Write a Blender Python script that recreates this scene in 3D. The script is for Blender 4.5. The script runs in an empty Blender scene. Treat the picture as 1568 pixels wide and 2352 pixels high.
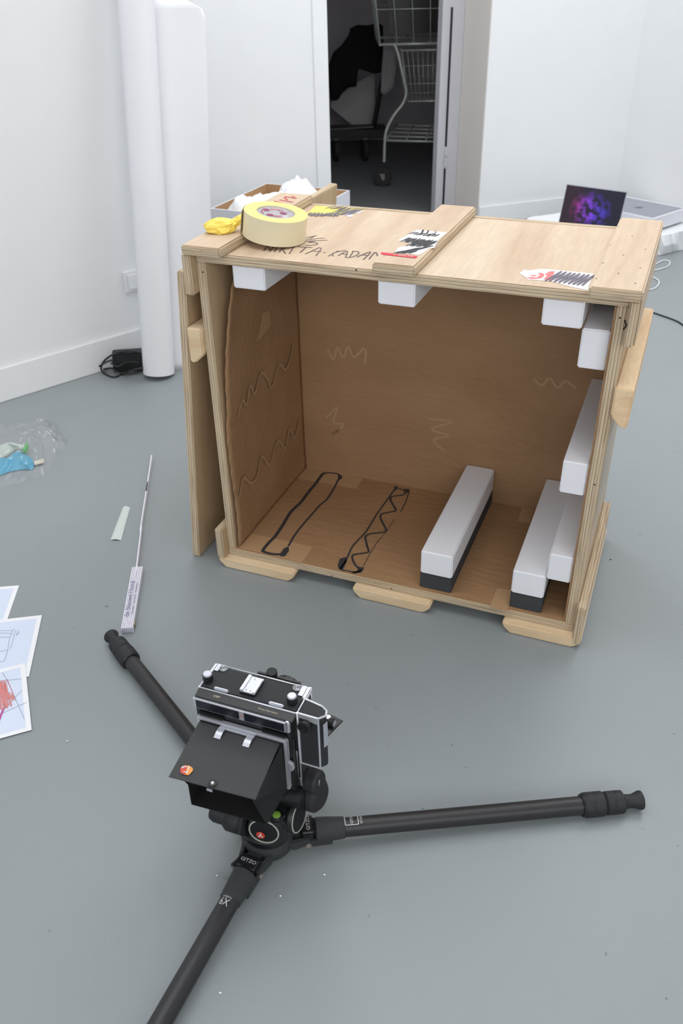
import bpy, bmesh, math, random
from mathutils import Vector, Matrix, noise
PI = math.pi
scene = bpy.context.scene
COL = scene.collection

# ------------------------------------------------------------------ camera
CAM_H = 1.3
PITCH, ROLL = 33.2106, -1.2858
cd = bpy.data.cameras.new('camera'); cam = bpy.data.objects.new('camera', cd); COL.objects.link(cam)
cd.sensor_fit = 'VERTICAL'; cd.sensor_height = 22.3; cd.sensor_width = 14.9
cd.lens = 22.3 * 1943.956 / 2352
p_, r_ = math.radians(PITCH), math.radians(ROLL)
fwd = Vector((0, math.cos(p_), -math.sin(p_))); rt0 = Vector((1, 0, 0)); up0 = rt0.cross(fwd)
rt = math.cos(r_) * rt0 + math.sin(r_) * up0
up = -math.sin(r_) * rt0 + math.cos(r_) * up0
m = Matrix((rt, up, -fwd)).transposed().to_4x4(); m.translation = (0, 0, CAM_H)
cam.matrix_world = m
cd.clip_start = 0.02; cd.clip_end = 60
cd.dof.use_dof = True; cd.dof.focus_distance = 1.62; cd.dof.aperture_fstop = 4.5
scene.camera = cam
# ------------------------------------------------------------------ exposure, world
vs = scene.view_settings
vs.view_transform = 'Standard'; vs.look = 'None'; vs.gamma = 1.0; vs.use_curve_mapping = False
vs.exposure = 0.0
wd = bpy.data.worlds.new('world'); scene.world = wd; wd.use_nodes = True
wd.node_tree.nodes['Background'].inputs[0].default_value = (.8, .9, 1, 1)
wd.node_tree.nodes['Background'].inputs[1].default_value = 0.3
# ------------------------------------------------------------------ lights: unseen area lights added below the ceiling to light the room
def area(name, loc, size, energy, col, target=None):
    l = bpy.data.lights.new(name, 'AREA'); l.shape = 'RECTANGLE'; l.size, l.size_y = size
    l.energy = energy; l.color = col
    o = bpy.data.objects.new(name, l); COL.objects.link(o); o.location = loc
    if target:
        o.rotation_euler = (Vector(target) - Vector(loc)).to_track_quat('-Z', 'Y').to_euler()
    return o
area('ceiling_fill', (-0.9, 3.9, 3.34), (2.4, 1.5), 48, (.97, .985, 1))
area('ceiling_fill', (2.1, 3.3, 3.34), (2.2, 1.8), 62, (.97, .985, 1))
area('ceiling_fill', (-0.3, 1.4, 3.34), (2.6, 1.4), 34, (.97, .985, 1))
# unseen fill light added behind the viewer
area('rear_fill', (-.2, -2.10, 2.05), (6.0, 1.5), 80, (.98, .99, 1), (-.2, 5, 1.0))

# ------------------------------------------------------------------ materials
def nt(name):
    mm = bpy.data.materials.new(name); mm.use_nodes = True
    t = mm.node_tree; b = t.nodes['Principled BSDF']
    return mm, t, b
def sv(b, **k):
    for a, v in k.items():
        b.inputs[a.replace('_', ' ')].default_value = v
def lin(c):
    return tuple(((x / 255) / 12.92 if x / 255 <= .04045 else ((x / 255 + .055) / 1.055) ** 2.4) for x in c) + (1,)
def plain(name, rgb, rough=.6, metal=0.0, spec=.5, bump=0.0, bscale=200, var=0.0, vscale=8):
    mm, t, b = nt(name)
    b.inputs['Base Color'].default_value = lin(rgb)
    b.inputs['Roughness'].default_value = rough; b.inputs['Metallic'].default_value = metal
    b.inputs['Specular IOR Level'].default_value = spec
    tc = t.nodes.new('ShaderNodeTexCoord')
    nz = t.nodes.new('ShaderNodeTexNoise'); nz.inputs['Scale'].default_value = vscale; nz.inputs['Detail'].default_value = 4
    t.links.new(tc.outputs['Object'], nz.inputs['Vector'])
    mx = t.nodes.new('ShaderNodeMix'); mx.data_type = 'RGBA'
    c = lin(rgb); v = max(var, .02)
    mx.inputs[6].default_value = (c[0] * (1 - v), c[1] * (1 - v), c[2] * (1 - v), 1)
    mx.inputs[7].default_value = (min(1, c[0] * (1 + v)), min(1, c[1] * (1 + v)), min(1, c[2] * (1 + v)), 1)
    t.links.new(nz.outputs['Fac'], mx.inputs[0]); t.links.new(mx.outputs[2], b.inputs['Base Color'])
    if bump:
        n2 = t.nodes.new('ShaderNodeTexNoise'); n2.inputs['Scale'].default_value = bscale; n2.inputs['Detail'].default_value = 3
        bp = t.nodes.new('ShaderNodeBump'); bp.inputs['Strength'].default_value = bump; bp.inputs['Distance'].default_value = .002
        t.links.new(tc.outputs['Object'], n2.inputs['Vector']); t.links.new(n2.outputs['Fac'], bp.inputs['Height'])
        t.links.new(bp.outputs[0], b.inputs['Normal'])
    return mm
def ramp(t, stops):
    r = t.nodes.new('ShaderNodeValToRGB'); e = r.color_ramp.elements
    while len(e) < len(stops): e.new(.5)
    for i, (p, c) in enumerate(stops):
        e[i].position = p; e[i].color = lin(c) if len(c) == 3 else c
    return r
def wood(name, a, b_, c, stretch=(6, .7, 6), rough=.65, spots=True, sc=1.0):
    mm, t, b = nt(name)
    tc = t.nodes.new('ShaderNodeTexCoord'); mp = t.nodes.new('ShaderNodeMapping'); mp.inputs['Scale'].default_value = stretch
    t.links.new(tc.outputs['Object'], mp.inputs['Vector'])
    nz = t.nodes.new('ShaderNodeTexNoise'); nz.inputs['Scale'].default_value = 1.6 * sc; nz.inputs['Detail'].default_value = 5; nz.inputs['Distortion'].default_value = 1.2
    t.links.new(mp.outputs[0], nz.inputs['Vector'])
    r = ramp(t, [(.3, a), (.52, b_), (.72, c)])
    t.links.new(nz.outputs['Fac'], r.inputs[0])
    n2 = t.nodes.new('ShaderNodeTexNoise'); n2.inputs['Scale'].default_value = 28 * sc; n2.inputs['Detail'].default_value = 6
    t.links.new(mp.outputs[0], n2.inputs['Vector'])
    r2 = ramp(t, [(.35, (205, 205, 205)), (.65, (255, 255, 255))])
    t.links.new(n2.outputs['Fac'], r2.inputs[0])
    mx = t.nodes.new('ShaderNodeMix'); mx.data_type = 'RGBA'; mx.blend_type = 'MULTIPLY'; mx.inputs[0].default_value = .22
    t.links.new(r.outputs[0], mx.inputs[6]); t.links.new(r2.outputs[0], mx.inputs[7])
    out = mx.outputs[2]
    t.links.new(out, b.inputs['Base Color']); b.inputs['Roughness'].default_value = rough
    bp = t.nodes.new('ShaderNodeBump'); bp.inputs['Strength'].default_value = .15; bp.inputs['Distance'].default_value = .001
    t.links.new(n2.outputs['Fac'], bp.inputs['Height']); t.links.new(bp.outputs[0], b.inputs['Normal'])
    return mm
def ply_edge(name, axis, off, th=.0204, layers=3.5):
    mm, t, b = nt(name)
    tc = t.nodes.new('ShaderNodeTexCoord'); sx = t.nodes.new('ShaderNodeSeparateXYZ')
    nz = t.nodes.new('ShaderNodeTexNoise'); nz.inputs['Scale'].default_value = 9; nz.inputs['Detail'].default_value = 3
    t.links.new(tc.outputs['Object'], nz.inputs['Vector'])
    t.links.new(tc.outputs['Object'], sx.inputs[0])
    ad = t.nodes.new('ShaderNodeMath'); ad.operation = 'MULTIPLY_ADD'; ad.inputs[1].default_value = .0022
    t.links.new(nz.outputs['Fac'], ad.inputs[0]); t.links.new(sx.outputs[axis], ad.inputs[2])
    sb = t.nodes.new('ShaderNodeMath'); sb.operation = 'MULTIPLY_ADD'; sb.inputs[1].default_value = layers / th; sb.inputs[2].default_value = -off * layers / th
    t.links.new(ad.outputs[0], sb.inputs[0])
    fr = t.nodes.new('ShaderNodeMath'); fr.operation = 'FRACT'; t.links.new(sb.outputs[0], fr.inputs[0])
    r = ramp(t, [(0, (208, 188, 158)), (.28, (220, 204, 176)), (.42, (176, 150, 122)), (.6, (168, 142, 116)), (.7, (214, 196, 166)), (.97, (200, 180, 150))])
    t.links.new(fr.outputs[0], r.inputs[0])
    mp = t.nodes.new('ShaderNodeMapping')
    s = [7, 7, 7]; s[axis] = 320; mp.inputs['Scale'].default_value = s
    t.links.new(tc.outputs['Object'], mp.inputs[0])
    n2 = t.nodes.new('ShaderNodeTexNoise'); n2.inputs['Scale'].default_value = 1.0; n2.inputs['Detail'].default_value = 4
    t.links.new(mp.outputs[0], n2.inputs['Vector'])
    r2 = ramp(t, [(.36, (150, 128, 108)), (.5, (255, 255, 255))]); t.links.new(n2.outputs['Fac'], r2.inputs[0])
    mx = t.nodes.new('ShaderNodeMix'); mx.data_type = 'RGBA'; mx.blend_type = 'MULTIPLY'; mx.inputs[0].default_value = .5
    t.links.new(r.outputs[0], mx.inputs[6]); t.links.new(r2.outputs[0], mx.inputs[7]); t.links.new(mx.outputs[2], b.inputs['Base Color'])
    b.inputs['Roughness'].default_value = .75
    return mm
def cardboard(name, a, b_, axis=0):
    mm, t, b = nt(name)
    tc = t.nodes.new('ShaderNodeTexCoord'); mp = t.nodes.new('ShaderNodeMapping')
    s = [5, 5, 5]; s[axis] = 2.5; mp.inputs['Scale'].default_value = s
    t.links.new(tc.outputs['Object'], mp.inputs[0])
    nz = t.nodes.new('ShaderNodeTexNoise'); nz.inputs['Scale'].default_value = 1.5; nz.inputs['Detail'].default_value = 6
    t.links.new(mp.outputs[0], nz.inputs['Vector'])
    r = ramp(t, [(.3, a), (.7, b_)]); t.links.new(nz.outputs['Fac'], r.inputs[0]); t.links.new(r.outputs[0], b.inputs['Base Color'])
    m2 = t.nodes.new('ShaderNodeMapping'); s = [70, 70, 70]; s[axis] = 22; m2.inputs['Scale'].default_value = s
    t.links.new(tc.outputs['Object'], m2.inputs[0])
    n2 = t.nodes.new('ShaderNodeTexNoise'); n2.inputs['Scale'].default_value = 1; n2.inputs['Detail'].default_value = 2
    t.links.new(m2.outputs[0], n2.inputs['Vector'])
    bp = t.nodes.new('ShaderNodeBump'); bp.inputs['Strength'].default_value = .5; bp.inputs['Distance'].default_value = .004
    t.links.new(n2.outputs['Fac'], bp.inputs['Height']); t.links.new(bp.outputs[0], b.inputs['Normal'])
    b.inputs['Roughness'].default_value = .7
    return mm
M = {}
M['wall'] = plain('white wall paint', (236, 237, 238), .75, bump=.05, bscale=60, var=.01)
M['skirting'] = plain('white skirting paint', (238, 239, 240), .45)
M['frame_grey'] = plain('grey painted door frame', (198, 197, 202), .5)
M['reveal'] = plain('cream reveal paint', (226, 220, 214), .7)
M['ceiling'] = plain('white ceiling', (235, 236, 238), .8)
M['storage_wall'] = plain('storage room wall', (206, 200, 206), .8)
# painted concrete floor, slightly glossy
mm, t, b = nt('grey painted floor')
tc = t.nodes.new('ShaderNodeTexCoord'); nz = t.nodes.new('ShaderNodeTexNoise'); nz.inputs['Scale'].default_value = 1.2; nz.inputs['Detail'].default_value = 8
t.links.new(tc.outputs['Object'], nz.inputs['Vector'])
r = ramp(t, [(.3, (140, 146, 148)), (.7, (147, 153, 155))]); t.links.new(nz.outputs['Fac'], r.inputs[0])
n2 = t.nodes.new('ShaderNodeTexNoise'); n2.inputs['Scale'].default_value = 55; n2.inputs['Detail'].default_value = 2
t.links.new(tc.outputs['Object'], n2.inputs['Vector'])
r2 = ramp(t, [(.22, (120, 122, 124)), (.27, (255, 255, 255))]); t.links.new(n2.outputs['Fac'], r2.inputs[0])
mx = t.nodes.new('ShaderNodeMix'); mx.data_type = 'RGBA'; mx.blend_type = 'MULTIPLY'; mx.inputs[0].default_value = .5
t.links.new(r.outputs[0], mx.inputs[6]); t.links.new(r2.outputs[0], mx.inputs[7]); t.links.new(mx.outputs[2], b.inputs['Base Color'])
b.inputs['Roughness'].default_value = .42; b.inputs['Specular IOR Level'].default_value = .45
n3 = t.nodes.new('ShaderNodeTexNoise'); n3.inputs['Scale'].default_value = 90; bp = t.nodes.new('ShaderNodeBump'); bp.inputs['Strength'].default_value = .06; bp.inputs['Distance'].default_value = .002
t.links.new(tc.outputs['Object'], n3.inputs['Vector']); t.links.new(n3.outputs['Fac'], bp.inputs['Height']); t.links.new(bp.outputs[0], b.inputs['Normal'])
M['floor'] = mm
M['floor_dim'] = plain('floor darkened for the dim room', (112, 114, 116), .6, bump=.1, bscale=60)  # storage room's dimness is put into this floor colour
M['ply'] = wood('plywood face', (202, 174, 146), (213, 189, 162), (220, 200, 174), stretch=(5, .5, 5))
M['ply_dull'] = wood('plywood face weathered', (188, 160, 122), (200, 174, 136), (208, 184, 148))
M['ply_v'] = wood('plywood face upright grain', (192, 160, 122), (206, 178, 142), (214, 188, 154), stretch=(6, 6, .8))
M['pine'] = wood('pine lumber', (228, 192, 150), (238, 208, 168), (242, 216, 180), stretch=(7, .6, 9), sc=1.5)
M['pine_x'] = wood('pine lumber cross grain', (222, 190, 150), (234, 208, 170), (240, 216, 182), stretch=(.8, 5, 9), sc=1.5)
M['edge_x'] = ply_edge('plywood edge, layers along x', 0, 0)
M['edge_y'] = ply_edge('plywood edge, layers along y', 1, 0)
M['edge_z'] = ply_edge('plywood edge, layers along z', 2, .0)
M['card'] = cardboard('brown cardboard', (160, 122, 86), (172, 134, 96), 0)
M['card_v'] = cardboard('brown cardboard upright', (152, 116, 82), (163, 127, 92), 0)
M['card_tape'] = plain('brown parcel tape', (186, 150, 112), .4)
M['smear'] = plain('pale glue smear', (172, 138, 104), .5)
M['foam'] = plain('white polyethylene foam', (240, 240, 244), .85, bump=.25, bscale=350)
M['foam_black'] = plain('black foam', (62, 63, 66), .9, bump=.3, bscale=350)
M['ink'] = plain('black marker ink', (52, 52, 56), .6)
M['ink_soft'] = plain('grey marker ink', (110, 92, 88), .6)
M['ink_purple'] = plain('faded marker ink', (112, 104, 118), .6)
M['red_ink'] = plain('red marker ink', (205, 80, 84), .6)
M['white_paper'] = plain('white paper', (238, 238, 240), .7)
M['sticker_white'] = plain('white sticker', (232, 226, 226), .6)
M['sticker_yellow'] = plain('yellow sticker', (240, 226, 110), .6)
M['sticker_red'] = plain('red sticker print', (214, 50, 66), .6)
M['sticker_pink'] = plain('light red sticker print', (255, 120, 120), .6)
M['print_blue'] = plain('pale blue print', (214, 222, 240), .6)
M['pencil'] = plain('pencil line', (150, 160, 185), .7)
M['crayon'] = plain('red crayon', (216, 136, 134), .8)
M['crayon_dark'] = plain('dark red crayon', (200, 108, 104), .8)
M['magenta_ink'] = plain('magenta pen', (190, 90, 160), .8)
M['tape_side'] = plain('yellow tape edge', (232, 220, 134), .6, bump=.1, bscale=300)
M['tape_face'] = plain('cream masking tape', (232, 220, 186), .45)
M['tape_crumple'] = plain('yellow masking tape', (250, 222, 100), .5, bump=.3, bscale=60)
M['label_white'] = plain('white core label', (226, 222, 226), .5)
M['label_purple'] = plain('purple print', (140, 40, 90), .5)
M['label_red'] = plain('red print', (210, 60, 80), .5)
M['black_metal'] = plain('black metal', (26, 27, 29), .35, spec=.5)
M['black_plastic'] = plain('black plastic', (22, 22, 24), .45)
M['black_rubber'] = plain('black rubber', (34, 34, 37), .6, bump=.2, bscale=500)
M['dull_black'] = plain('matte black cloth', (10, 10, 11), .9)
M['carbon'] = plain('carbon fibre tube', (39, 38, 39), .42, bump=.08, bscale=900, var=.15, vscale=60)
M['cast'] = plain('hammered grey casting', (44, 46, 49), .3, spec=.7, bump=.9, bscale=900)
M['leather'] = plain('black leatherette', (38, 39, 42), .5, bump=.5, bscale=1400)
M['inlay'] = plain('dark blue black inlay', (24, 26, 36), .3)
M['chrome'] = plain('satin chrome', (206, 208, 214), .3, metal=.55)
M['chrome_dark'] = plain('worn chrome', (150, 150, 150), .35, metal=.8)
M['alu'] = plain('pale aluminium', (196, 198, 206), .35, metal=.5)
M['hood'] = plain('dark grey crackle paint', (66, 66, 67), .6, bump=.7, bscale=1300, var=.12, vscale=500)
M['hood_inner'] = plain('black hood leaf', (20, 20, 21), .8)
M['print_white'] = plain('white lettering', (220, 220, 222), .5)
M['print_gold'] = plain('gold lettering', (190, 180, 150), .5)
M['orange'] = plain('orange decal', (232, 150, 60), .4)
M['orange_red'] = plain('red decal', (200, 70, 50), .4)
M['ring'] = plain('pale metal ring', (178, 178, 168), .4)
M['bubble'] = plain('green spirit level', (126, 168, 66), .25)
M['bolt'] = plain('steel bolt', (190, 180, 172), .3, metal=.8)
M['steel'] = plain('galvanised steel wire', (196, 202, 194), .35, metal=.3)
M['wheel'] = plain('grey rubber wheel', (46, 46, 48), .7)
M['coat'] = plain('black coat cloth', (14, 14, 18), .95, bump=.5, bscale=40)
M['grey_cloth'] = plain('pale grey cloth', (176, 172, 174), .9, bump=.4, bscale=40)
M['board_grey'] = plain('pale board', (200, 198, 200), .8)
M['blue_cloth'] = plain('light blue cloth', (70, 160, 192), .85, bump=.5, bscale=220)
M['green_cloth'] = plain('pale green cloth', (196, 208, 200), .85, bump=.4, bscale=220)
M['green_clip'] = plain('green plastic', (70, 180, 70), .4)
M['beige'] = plain('beige tag', (206, 198, 184), .6)
M['carton_white'] = plain('white carton', (226, 226, 232), .6)
M['kraft'] = plain('kraft carton inside', (184, 146, 104), .7)
M['tissue'] = plain('white tissue paper', (244, 244, 246), .85, bump=.5, bscale=50)
M['styro'] = plain('white moulded packaging', (236, 237, 240), .8, bump=.6, bscale=60)
M['lid_grey'] = plain('space grey aluminium', (160, 160, 172), .45, metal=.3)
M['logo_dark'] = plain('dark logo', (60, 62, 70), .3)
M['cable_white'] = plain('white cable', (222, 224, 226), .5)
M['cable_black'] = plain('black cable', (30, 32, 32), .5)
M['roll_white'] = plain('white backdrop paper', (236, 236, 240), .8, bump=.08, bscale=25)
M['ruler_white'] = plain('white ruler paint', (232, 230, 240), .5)
M['ruler_pale'] = plain('pale green plastic ruler', (204, 212, 208), .35)
M['ruler_ink'] = plain('blue grey ruler print', (116, 116, 150), .6)
M['brass'] = plain('brass joint', (170, 156, 126), .4, metal=.6)
M['nail_dark'] = plain('dark nail head', (30, 20, 16), .9)  # dark colour of the nail heads
# clear plastic
mm, t, b = nt('clear plastic film'); t.nodes.remove(b)
tr = t.nodes.new('ShaderNodeBsdfTransparent'); gl = t.nodes.new('ShaderNodeBsdfGlossy'); gl.inputs['Roughness'].default_value = .12
df = t.nodes.new('ShaderNodeBsdfDiffuse'); df.inputs['Color'].default_value = (.8, .8, .8, 1)
lw = t.nodes.new('ShaderNodeLayerWeight'); lw.inputs['Blend'].default_value = .35
m1 = t.nodes.new('ShaderNodeMixShader'); m2 = t.nodes.new('ShaderNodeMixShader'); m2.inputs[0].default_value = .05
mth = t.nodes.new('ShaderNodeMath'); mth.operation = 'MULTIPLY'; mth.inputs[1].default_value = .4
t.links.new(lw.outputs['Facing'], mth.inputs[0]); t.links.new(mth.outputs[0], m1.inputs[0])
t.links.new(tr.outputs[0], m2.inputs[1]); t.links.new(df.outputs[0], m2.inputs[2])
t.links.new(m2.outputs[0], m1.inputs[1]); t.links.new(gl.outputs[0], m1.inputs[2])
t.links.new(m1.outputs[0], t.nodes['Material Output'].inputs[0]); M['film'] = mm
# laptop screen
mm, t, b = nt('laptop screen')
tc = t.nodes.new('ShaderNodeTexCoord')
vd = t.nodes.new('ShaderNodeVectorMath'); vd.operation = 'DISTANCE'; vd.inputs[1].default_value = (.155, .118, 0)
mp = t.nodes.new('ShaderNodeMapping'); mp.inputs['Scale'].default_value = (1, 1.2, 1); t.links.new(tc.outputs['Object'], mp.inputs[0]); t.links.new(mp.outputs[0], vd.inputs[0])
nz = t.nodes.new('ShaderNodeTexNoise'); nz.inputs['Scale'].default_value = 38; nz.inputs['Detail'].default_value = 3; t.links.new(tc.outputs['Object'], nz.inputs['Vector'])
ds = t.nodes.new('ShaderNodeMapRange'); ds.inputs[1].default_value = .115; ds.inputs[2].default_value = .02; t.links.new(vd.outputs['Value'], ds.inputs[0])
rn = t.nodes.new('ShaderNodeMapRange'); rn.inputs[1].default_value = .38; rn.inputs[2].default_value = .66; t.links.new(nz.outputs['Fac'], rn.inputs[0])
ml = t.nodes.new('ShaderNodeMath'); ml.operation = 'MULTIPLY'; t.links.new(ds.outputs[0], ml.inputs[0]); t.links.new(rn.outputs[0], ml.inputs[1])
sx = t.nodes.new('ShaderNodeSeparateXYZ'); t.links.new(tc.outputs['Object'], sx.inputs[0])
mr = t.nodes.new('ShaderNodeMapRange'); mr.inputs[1].default_value = .06; mr.inputs[2].default_value = .2; t.links.new(sx.outputs[0], mr.inputs[0])
cr_ = ramp(t, [(0, (235, 60, 190)), (.4, (150, 60, 220)), (1, (88, 60, 225))]); t.links.new(mr.outputs[0], cr_.inputs[0])
b.inputs['Base Color'].default_value = (.012, .012, .015, 1); b.inputs['Roughness'].default_value = .2
t.links.new(cr_.outputs[0], b.inputs['Emission Color']); ms = t.nodes.new('ShaderNodeMath'); ms.operation = 'MULTIPLY_ADD'; ms.inputs[1].default_value = 1.1; ms.inputs[2].default_value = .02
t.links.new(ml.outputs[0], ms.inputs[0]); t.links.new(ms.outputs[0], b.inputs['Emission Strength']); M['screen'] = mm

# ------------------------------------------------------------------ mesh helpers
class MB:
    def __init__(s):
        s.v = []; s.f = []; s.m = []; s.sm = []
    def add(s, vs_, fs, mi=0, smooth=False):
        n = len(s.v); s.v += [tuple(v) for v in vs_]
        for f in fs: s.f.append(tuple(i + n for i in f)); s.m.append(mi); s.sm.append(smooth)
        return s
    def box(s, a, b, mi=0, T=None):
        (x0, y0, z0), (x1, y1, z1) = a, b
        vs_ = [Vector(p) for p in ((x0, y0, z0), (x1, y0, z0), (x1, y1, z0), (x0, y1, z0), (x0, y0, z1), (x1, y0, z1), (x1, y1, z1), (x0, y1, z1))]
        if T: vs_ = [T @ p for p in vs_]
        return s.add(vs_, [(0, 3, 2, 1), (4, 5, 6, 7), (0, 1, 5, 4), (1, 2, 6, 5), (2, 3, 7, 6), (3, 0, 4, 7)], mi)
    def loft(s, A, B, mi=0, smooth=False, caps=True):
        n = len(A); fs = [(i, (i + 1) % n, n + (i + 1) % n, n + i) for i in range(n)]
        s.add(list(A) + list(B), fs, mi, smooth)
        if caps: s.add(A, [tuple(range(n))[::-1]], mi); s.add(B, [tuple(range(n))], mi)
        return s
    def poly(s, P, mi=0):
        return s.add(P, [tuple(range(len(P)))], mi)
    def prism(s, P, d, mi=0):
        d = Vector(d); return s.loft([Vector(p) for p in P], [Vector(p) + d for p in P], mi)
    def lathe(s, prof, p0, ax, n=32, mi=0, smooth=True, mis=None, ribs=0):
        ax = Vector(ax).normalized(); p0 = Vector(p0)
        u = ax.orthogonal().normalized(); w = ax.cross(u)
        rings = []
        for (h, r) in prof:
            rings.append([p0 + ax * h + (u * math.cos(2 * PI * k / n) + w * math.sin(2 * PI * k / n)) * r * (1 + (ribs if k % 2 else 0)) for k in range(n)])
        for i in range(len(rings) - 1):
            A, B = rings[i], rings[i + 1]
            s.add(A + B, [(k, (k + 1) % n, n + (k + 1) % n, n + k) for k in range(n)], mis[i] if mis else mi, smooth)
        if prof[0][1] > 1e-5: s.add(rings[0], [tuple(range(n))[::-1]], mis[0] if mis else mi)
        if prof[-1][1] > 1e-5: s.add(rings[-1], [tuple(range(n))], mis[-1] if mis else mi)
        return s
    def cyl(s, a, b, r, r2=None, n=24, mi=0):
        a, b = Vector(a), Vector(b); L = (b - a).length
        return s.lathe([(0, r), (L, r if r2 is None else r2)], a, b - a, n, mi)
    def tube(s, pts, r, n=8, mi=0, closed=False):
        pts = [Vector(p) for p in pts]; N = len(pts); rings = []
        prev = None
        for i, p in enumerate(pts):
            a = pts[i - 1] if i > 0 or closed else pts[i]; c = pts[(i + 1) % N] if i < N - 1 or closed else pts[i]
            d = (c - a).normalized()
            u = d.orthogonal().normalized() if prev is None else (prev - d * prev.dot(d)).normalized()
            prev = u; w = d.cross(u); rr = r[i] if isinstance(r, (list, tuple)) else r
            rings.append([p + (u * math.cos(2 * PI * k / n) + w * math.sin(2 * PI * k / n)) * rr for k in range(n)])
        for i in range(N if closed else N - 1):
            A, B = rings[i], rings[(i + 1) % N]
            s.add(A + B, [(k, (k + 1) % n, n + (k + 1) % n, n + k) for k in range(n)], mi, True)
        if not closed:
            s.add(rings[0], [tuple(range(n))[::-1]], mi); s.add(rings[-1], [tuple(range(n))], mi)
        return s
    def ribbon(s, pts, w, nrm, mi=0, lift=0.0004):
        MB.rc = getattr(MB, 'rc', 0) + 1; lift = lift + .00003 * (MB.rc % 12)
        nrm = Vector(nrm).normalized(); pts = [Vector(p) + nrm * lift for p in pts]; N = len(pts); L = []; R = []
        if not isinstance(w, (list, tuple)):
            runs = [[pts[0]]]
            for i in range(1, N):
                if len(runs[-1]) > 1:
                    d0 = runs[-1][-1] - runs[-1][-2]; d1 = pts[i] - runs[-1][-1]
                    if d0.length > 1e-9 and d1.length > 1e-9 and d0.angle(d1) > 1.1: runs.append([runs[-1][-1] + nrm * .00002 * (len(runs) % 2 * 2 - 1)])
                runs[-1].append(pts[i])
            if len(runs) > 1:
                for r_1 in runs: MB.rc -= 1; s.ribbon(r_1, w, nrm, mi, 0)
                return s
        for i in range(N):
            a = pts[max(i - 1, 0)]; c = pts[min(i + 1, N - 1)]; d = (c - a)
            d = d.normalized() if d.length > 1e-9 else Vector((1, 0, 0)); q = nrm.cross(d).normalized()
            ww = (w[i] if isinstance(w, (list, tuple)) else w) / 2
            L.append(pts[i] + q * ww); R.append(pts[i] - q * ww)
        return s.add(L + R, [(i, i + 1, N + i + 1, N + i) for i in range(N - 1)], mi)
    def dot(s, p, r, nrm, n=10, mi=0, lift=.0005):
        nrm = Vector(nrm).normalized(); u = nrm.orthogonal().normalized(); w = nrm.cross(u); p = Vector(p) + nrm * lift
        return s.poly([p + (u * math.cos(2 * PI * k / n) + w * math.sin(2 * PI * k / n)) * r for k in range(n)], mi)
    def build(s, name, mats, parent=None, bevel=0, seg=2, loc=None, fixn=True):
        me = bpy.data.meshes.new(name); me.from_pydata(s.v, [], s.f)
        if not isinstance(mats, (list, tuple)): mats = [mats]
        for q in mats: me.materials.append(M[q] if isinstance(q, str) else q)
        for i, p in enumerate(me.polygons): p.material_index = s.m[i]; p.use_smooth = s.sm[i]
        bm = bmesh.new(); bm.from_mesh(me)
        bmesh.ops.remove_doubles(bm, verts=bm.verts, dist=1e-6)
        if fixn: bmesh.ops.recalc_face_normals(bm, faces=bm.faces)
        if bevel:
            es = [e for e in bm.edges if len(e.link_faces) == 2 and e.calc_face_angle(0) > .6]
            bmesh.ops.bevel(bm, geom=es, offset=bevel, segments=seg, affect='EDGES', clamp_overlap=True)
        for e in bm.edges:
            if len(e.link_faces) == 2 and e.calc_face_angle(0) > .65: e.smooth = False
        bm.to_mesh(me); bm.free(); me.update()
        o = bpy.data.objects.new(name, me); COL.objects.link(o)
        if parent: o.parent = parent
        if loc is not None: o.location = loc
        return o
def split_build(name, mb, mats, parent=None, builder=None, **kw):
    # one object per connected piece of the mesh
    key = {}; root = list(range(len(mb.v)))
    def find(i):
        while root[i] != i: root[i] = root[root[i]]; i = root[i]
        return i
    for i, v in enumerate(mb.v):
        k_ = tuple(round(c, 6) for c in v)
        if k_ in key: root[find(i)] = find(key[k_])
        else: key[k_] = i
    for f in mb.f:
        for i in f[1:]: root[find(i)] = find(f[0])
    parts = {}
    for q, f in enumerate(mb.f): parts.setdefault(find(f[0]), []).append(q)
    out = []
    for fs in parts.values():
        nb = MB()
        for q in fs: nb.add([mb.v[i] for i in mb.f[q]], [tuple(range(len(mb.f[q])))], mb.m[q], mb.sm[q])
        out.append(builder(name, nb, mats, parent, **kw) if builder else nb.build(name, mats, parent, **kw))
    return out
def tag(o, label=None, cat=None, group=None, kind=None):
    for k, v in (('label', label), ('category', cat), ('group', group), ('kind', kind)):
        if v: o[k] = v
    return o
def empty(name, loc=(0, 0, 0), rz=0, label=None, cat=None, group=None):
    o = bpy.data.objects.new(name, None); COL.objects.link(o); o.location = loc; o.rotation_euler = (0, 0, rz); o.empty_display_size = .05
    return tag(o, label, cat, group)
def one(name, mb, mats, label, cat, group=None, bevel=0, seg=2, kind=None, fixn=True):
    # a thing that is one mesh: put its origin at the base of the mesh
    xs = [v[0] for v in mb.v]; ys = [v[1] for v in mb.v]; zs = [v[2] for v in mb.v]
    c = Vector(((min(xs) + max(xs)) / 2, (min(ys) + max(ys)) / 2, min(zs)))
    mb.v = [tuple(Vector(v) - c) for v in mb.v]
    o = mb.build(name, mats, None, bevel, seg, fixn=fixn); o.location = c
    return tag(o, label, cat, group, kind)
def board(name, a, b, axis, parent, face='ply', bevel=.002, extra=None):
    # plywood board: faces across the thickness axis show the veneer, the other four show the layers
    mb = MB().box(a, b); o = mb.build(name, [face, ('edge_x', 'edge_y', 'edge_z')[axis]], parent, bevel)
    for p in o.data.polygons:
        p.material_index = 0 if abs(p.normal[axis]) > .8 else 1
    return o
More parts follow.
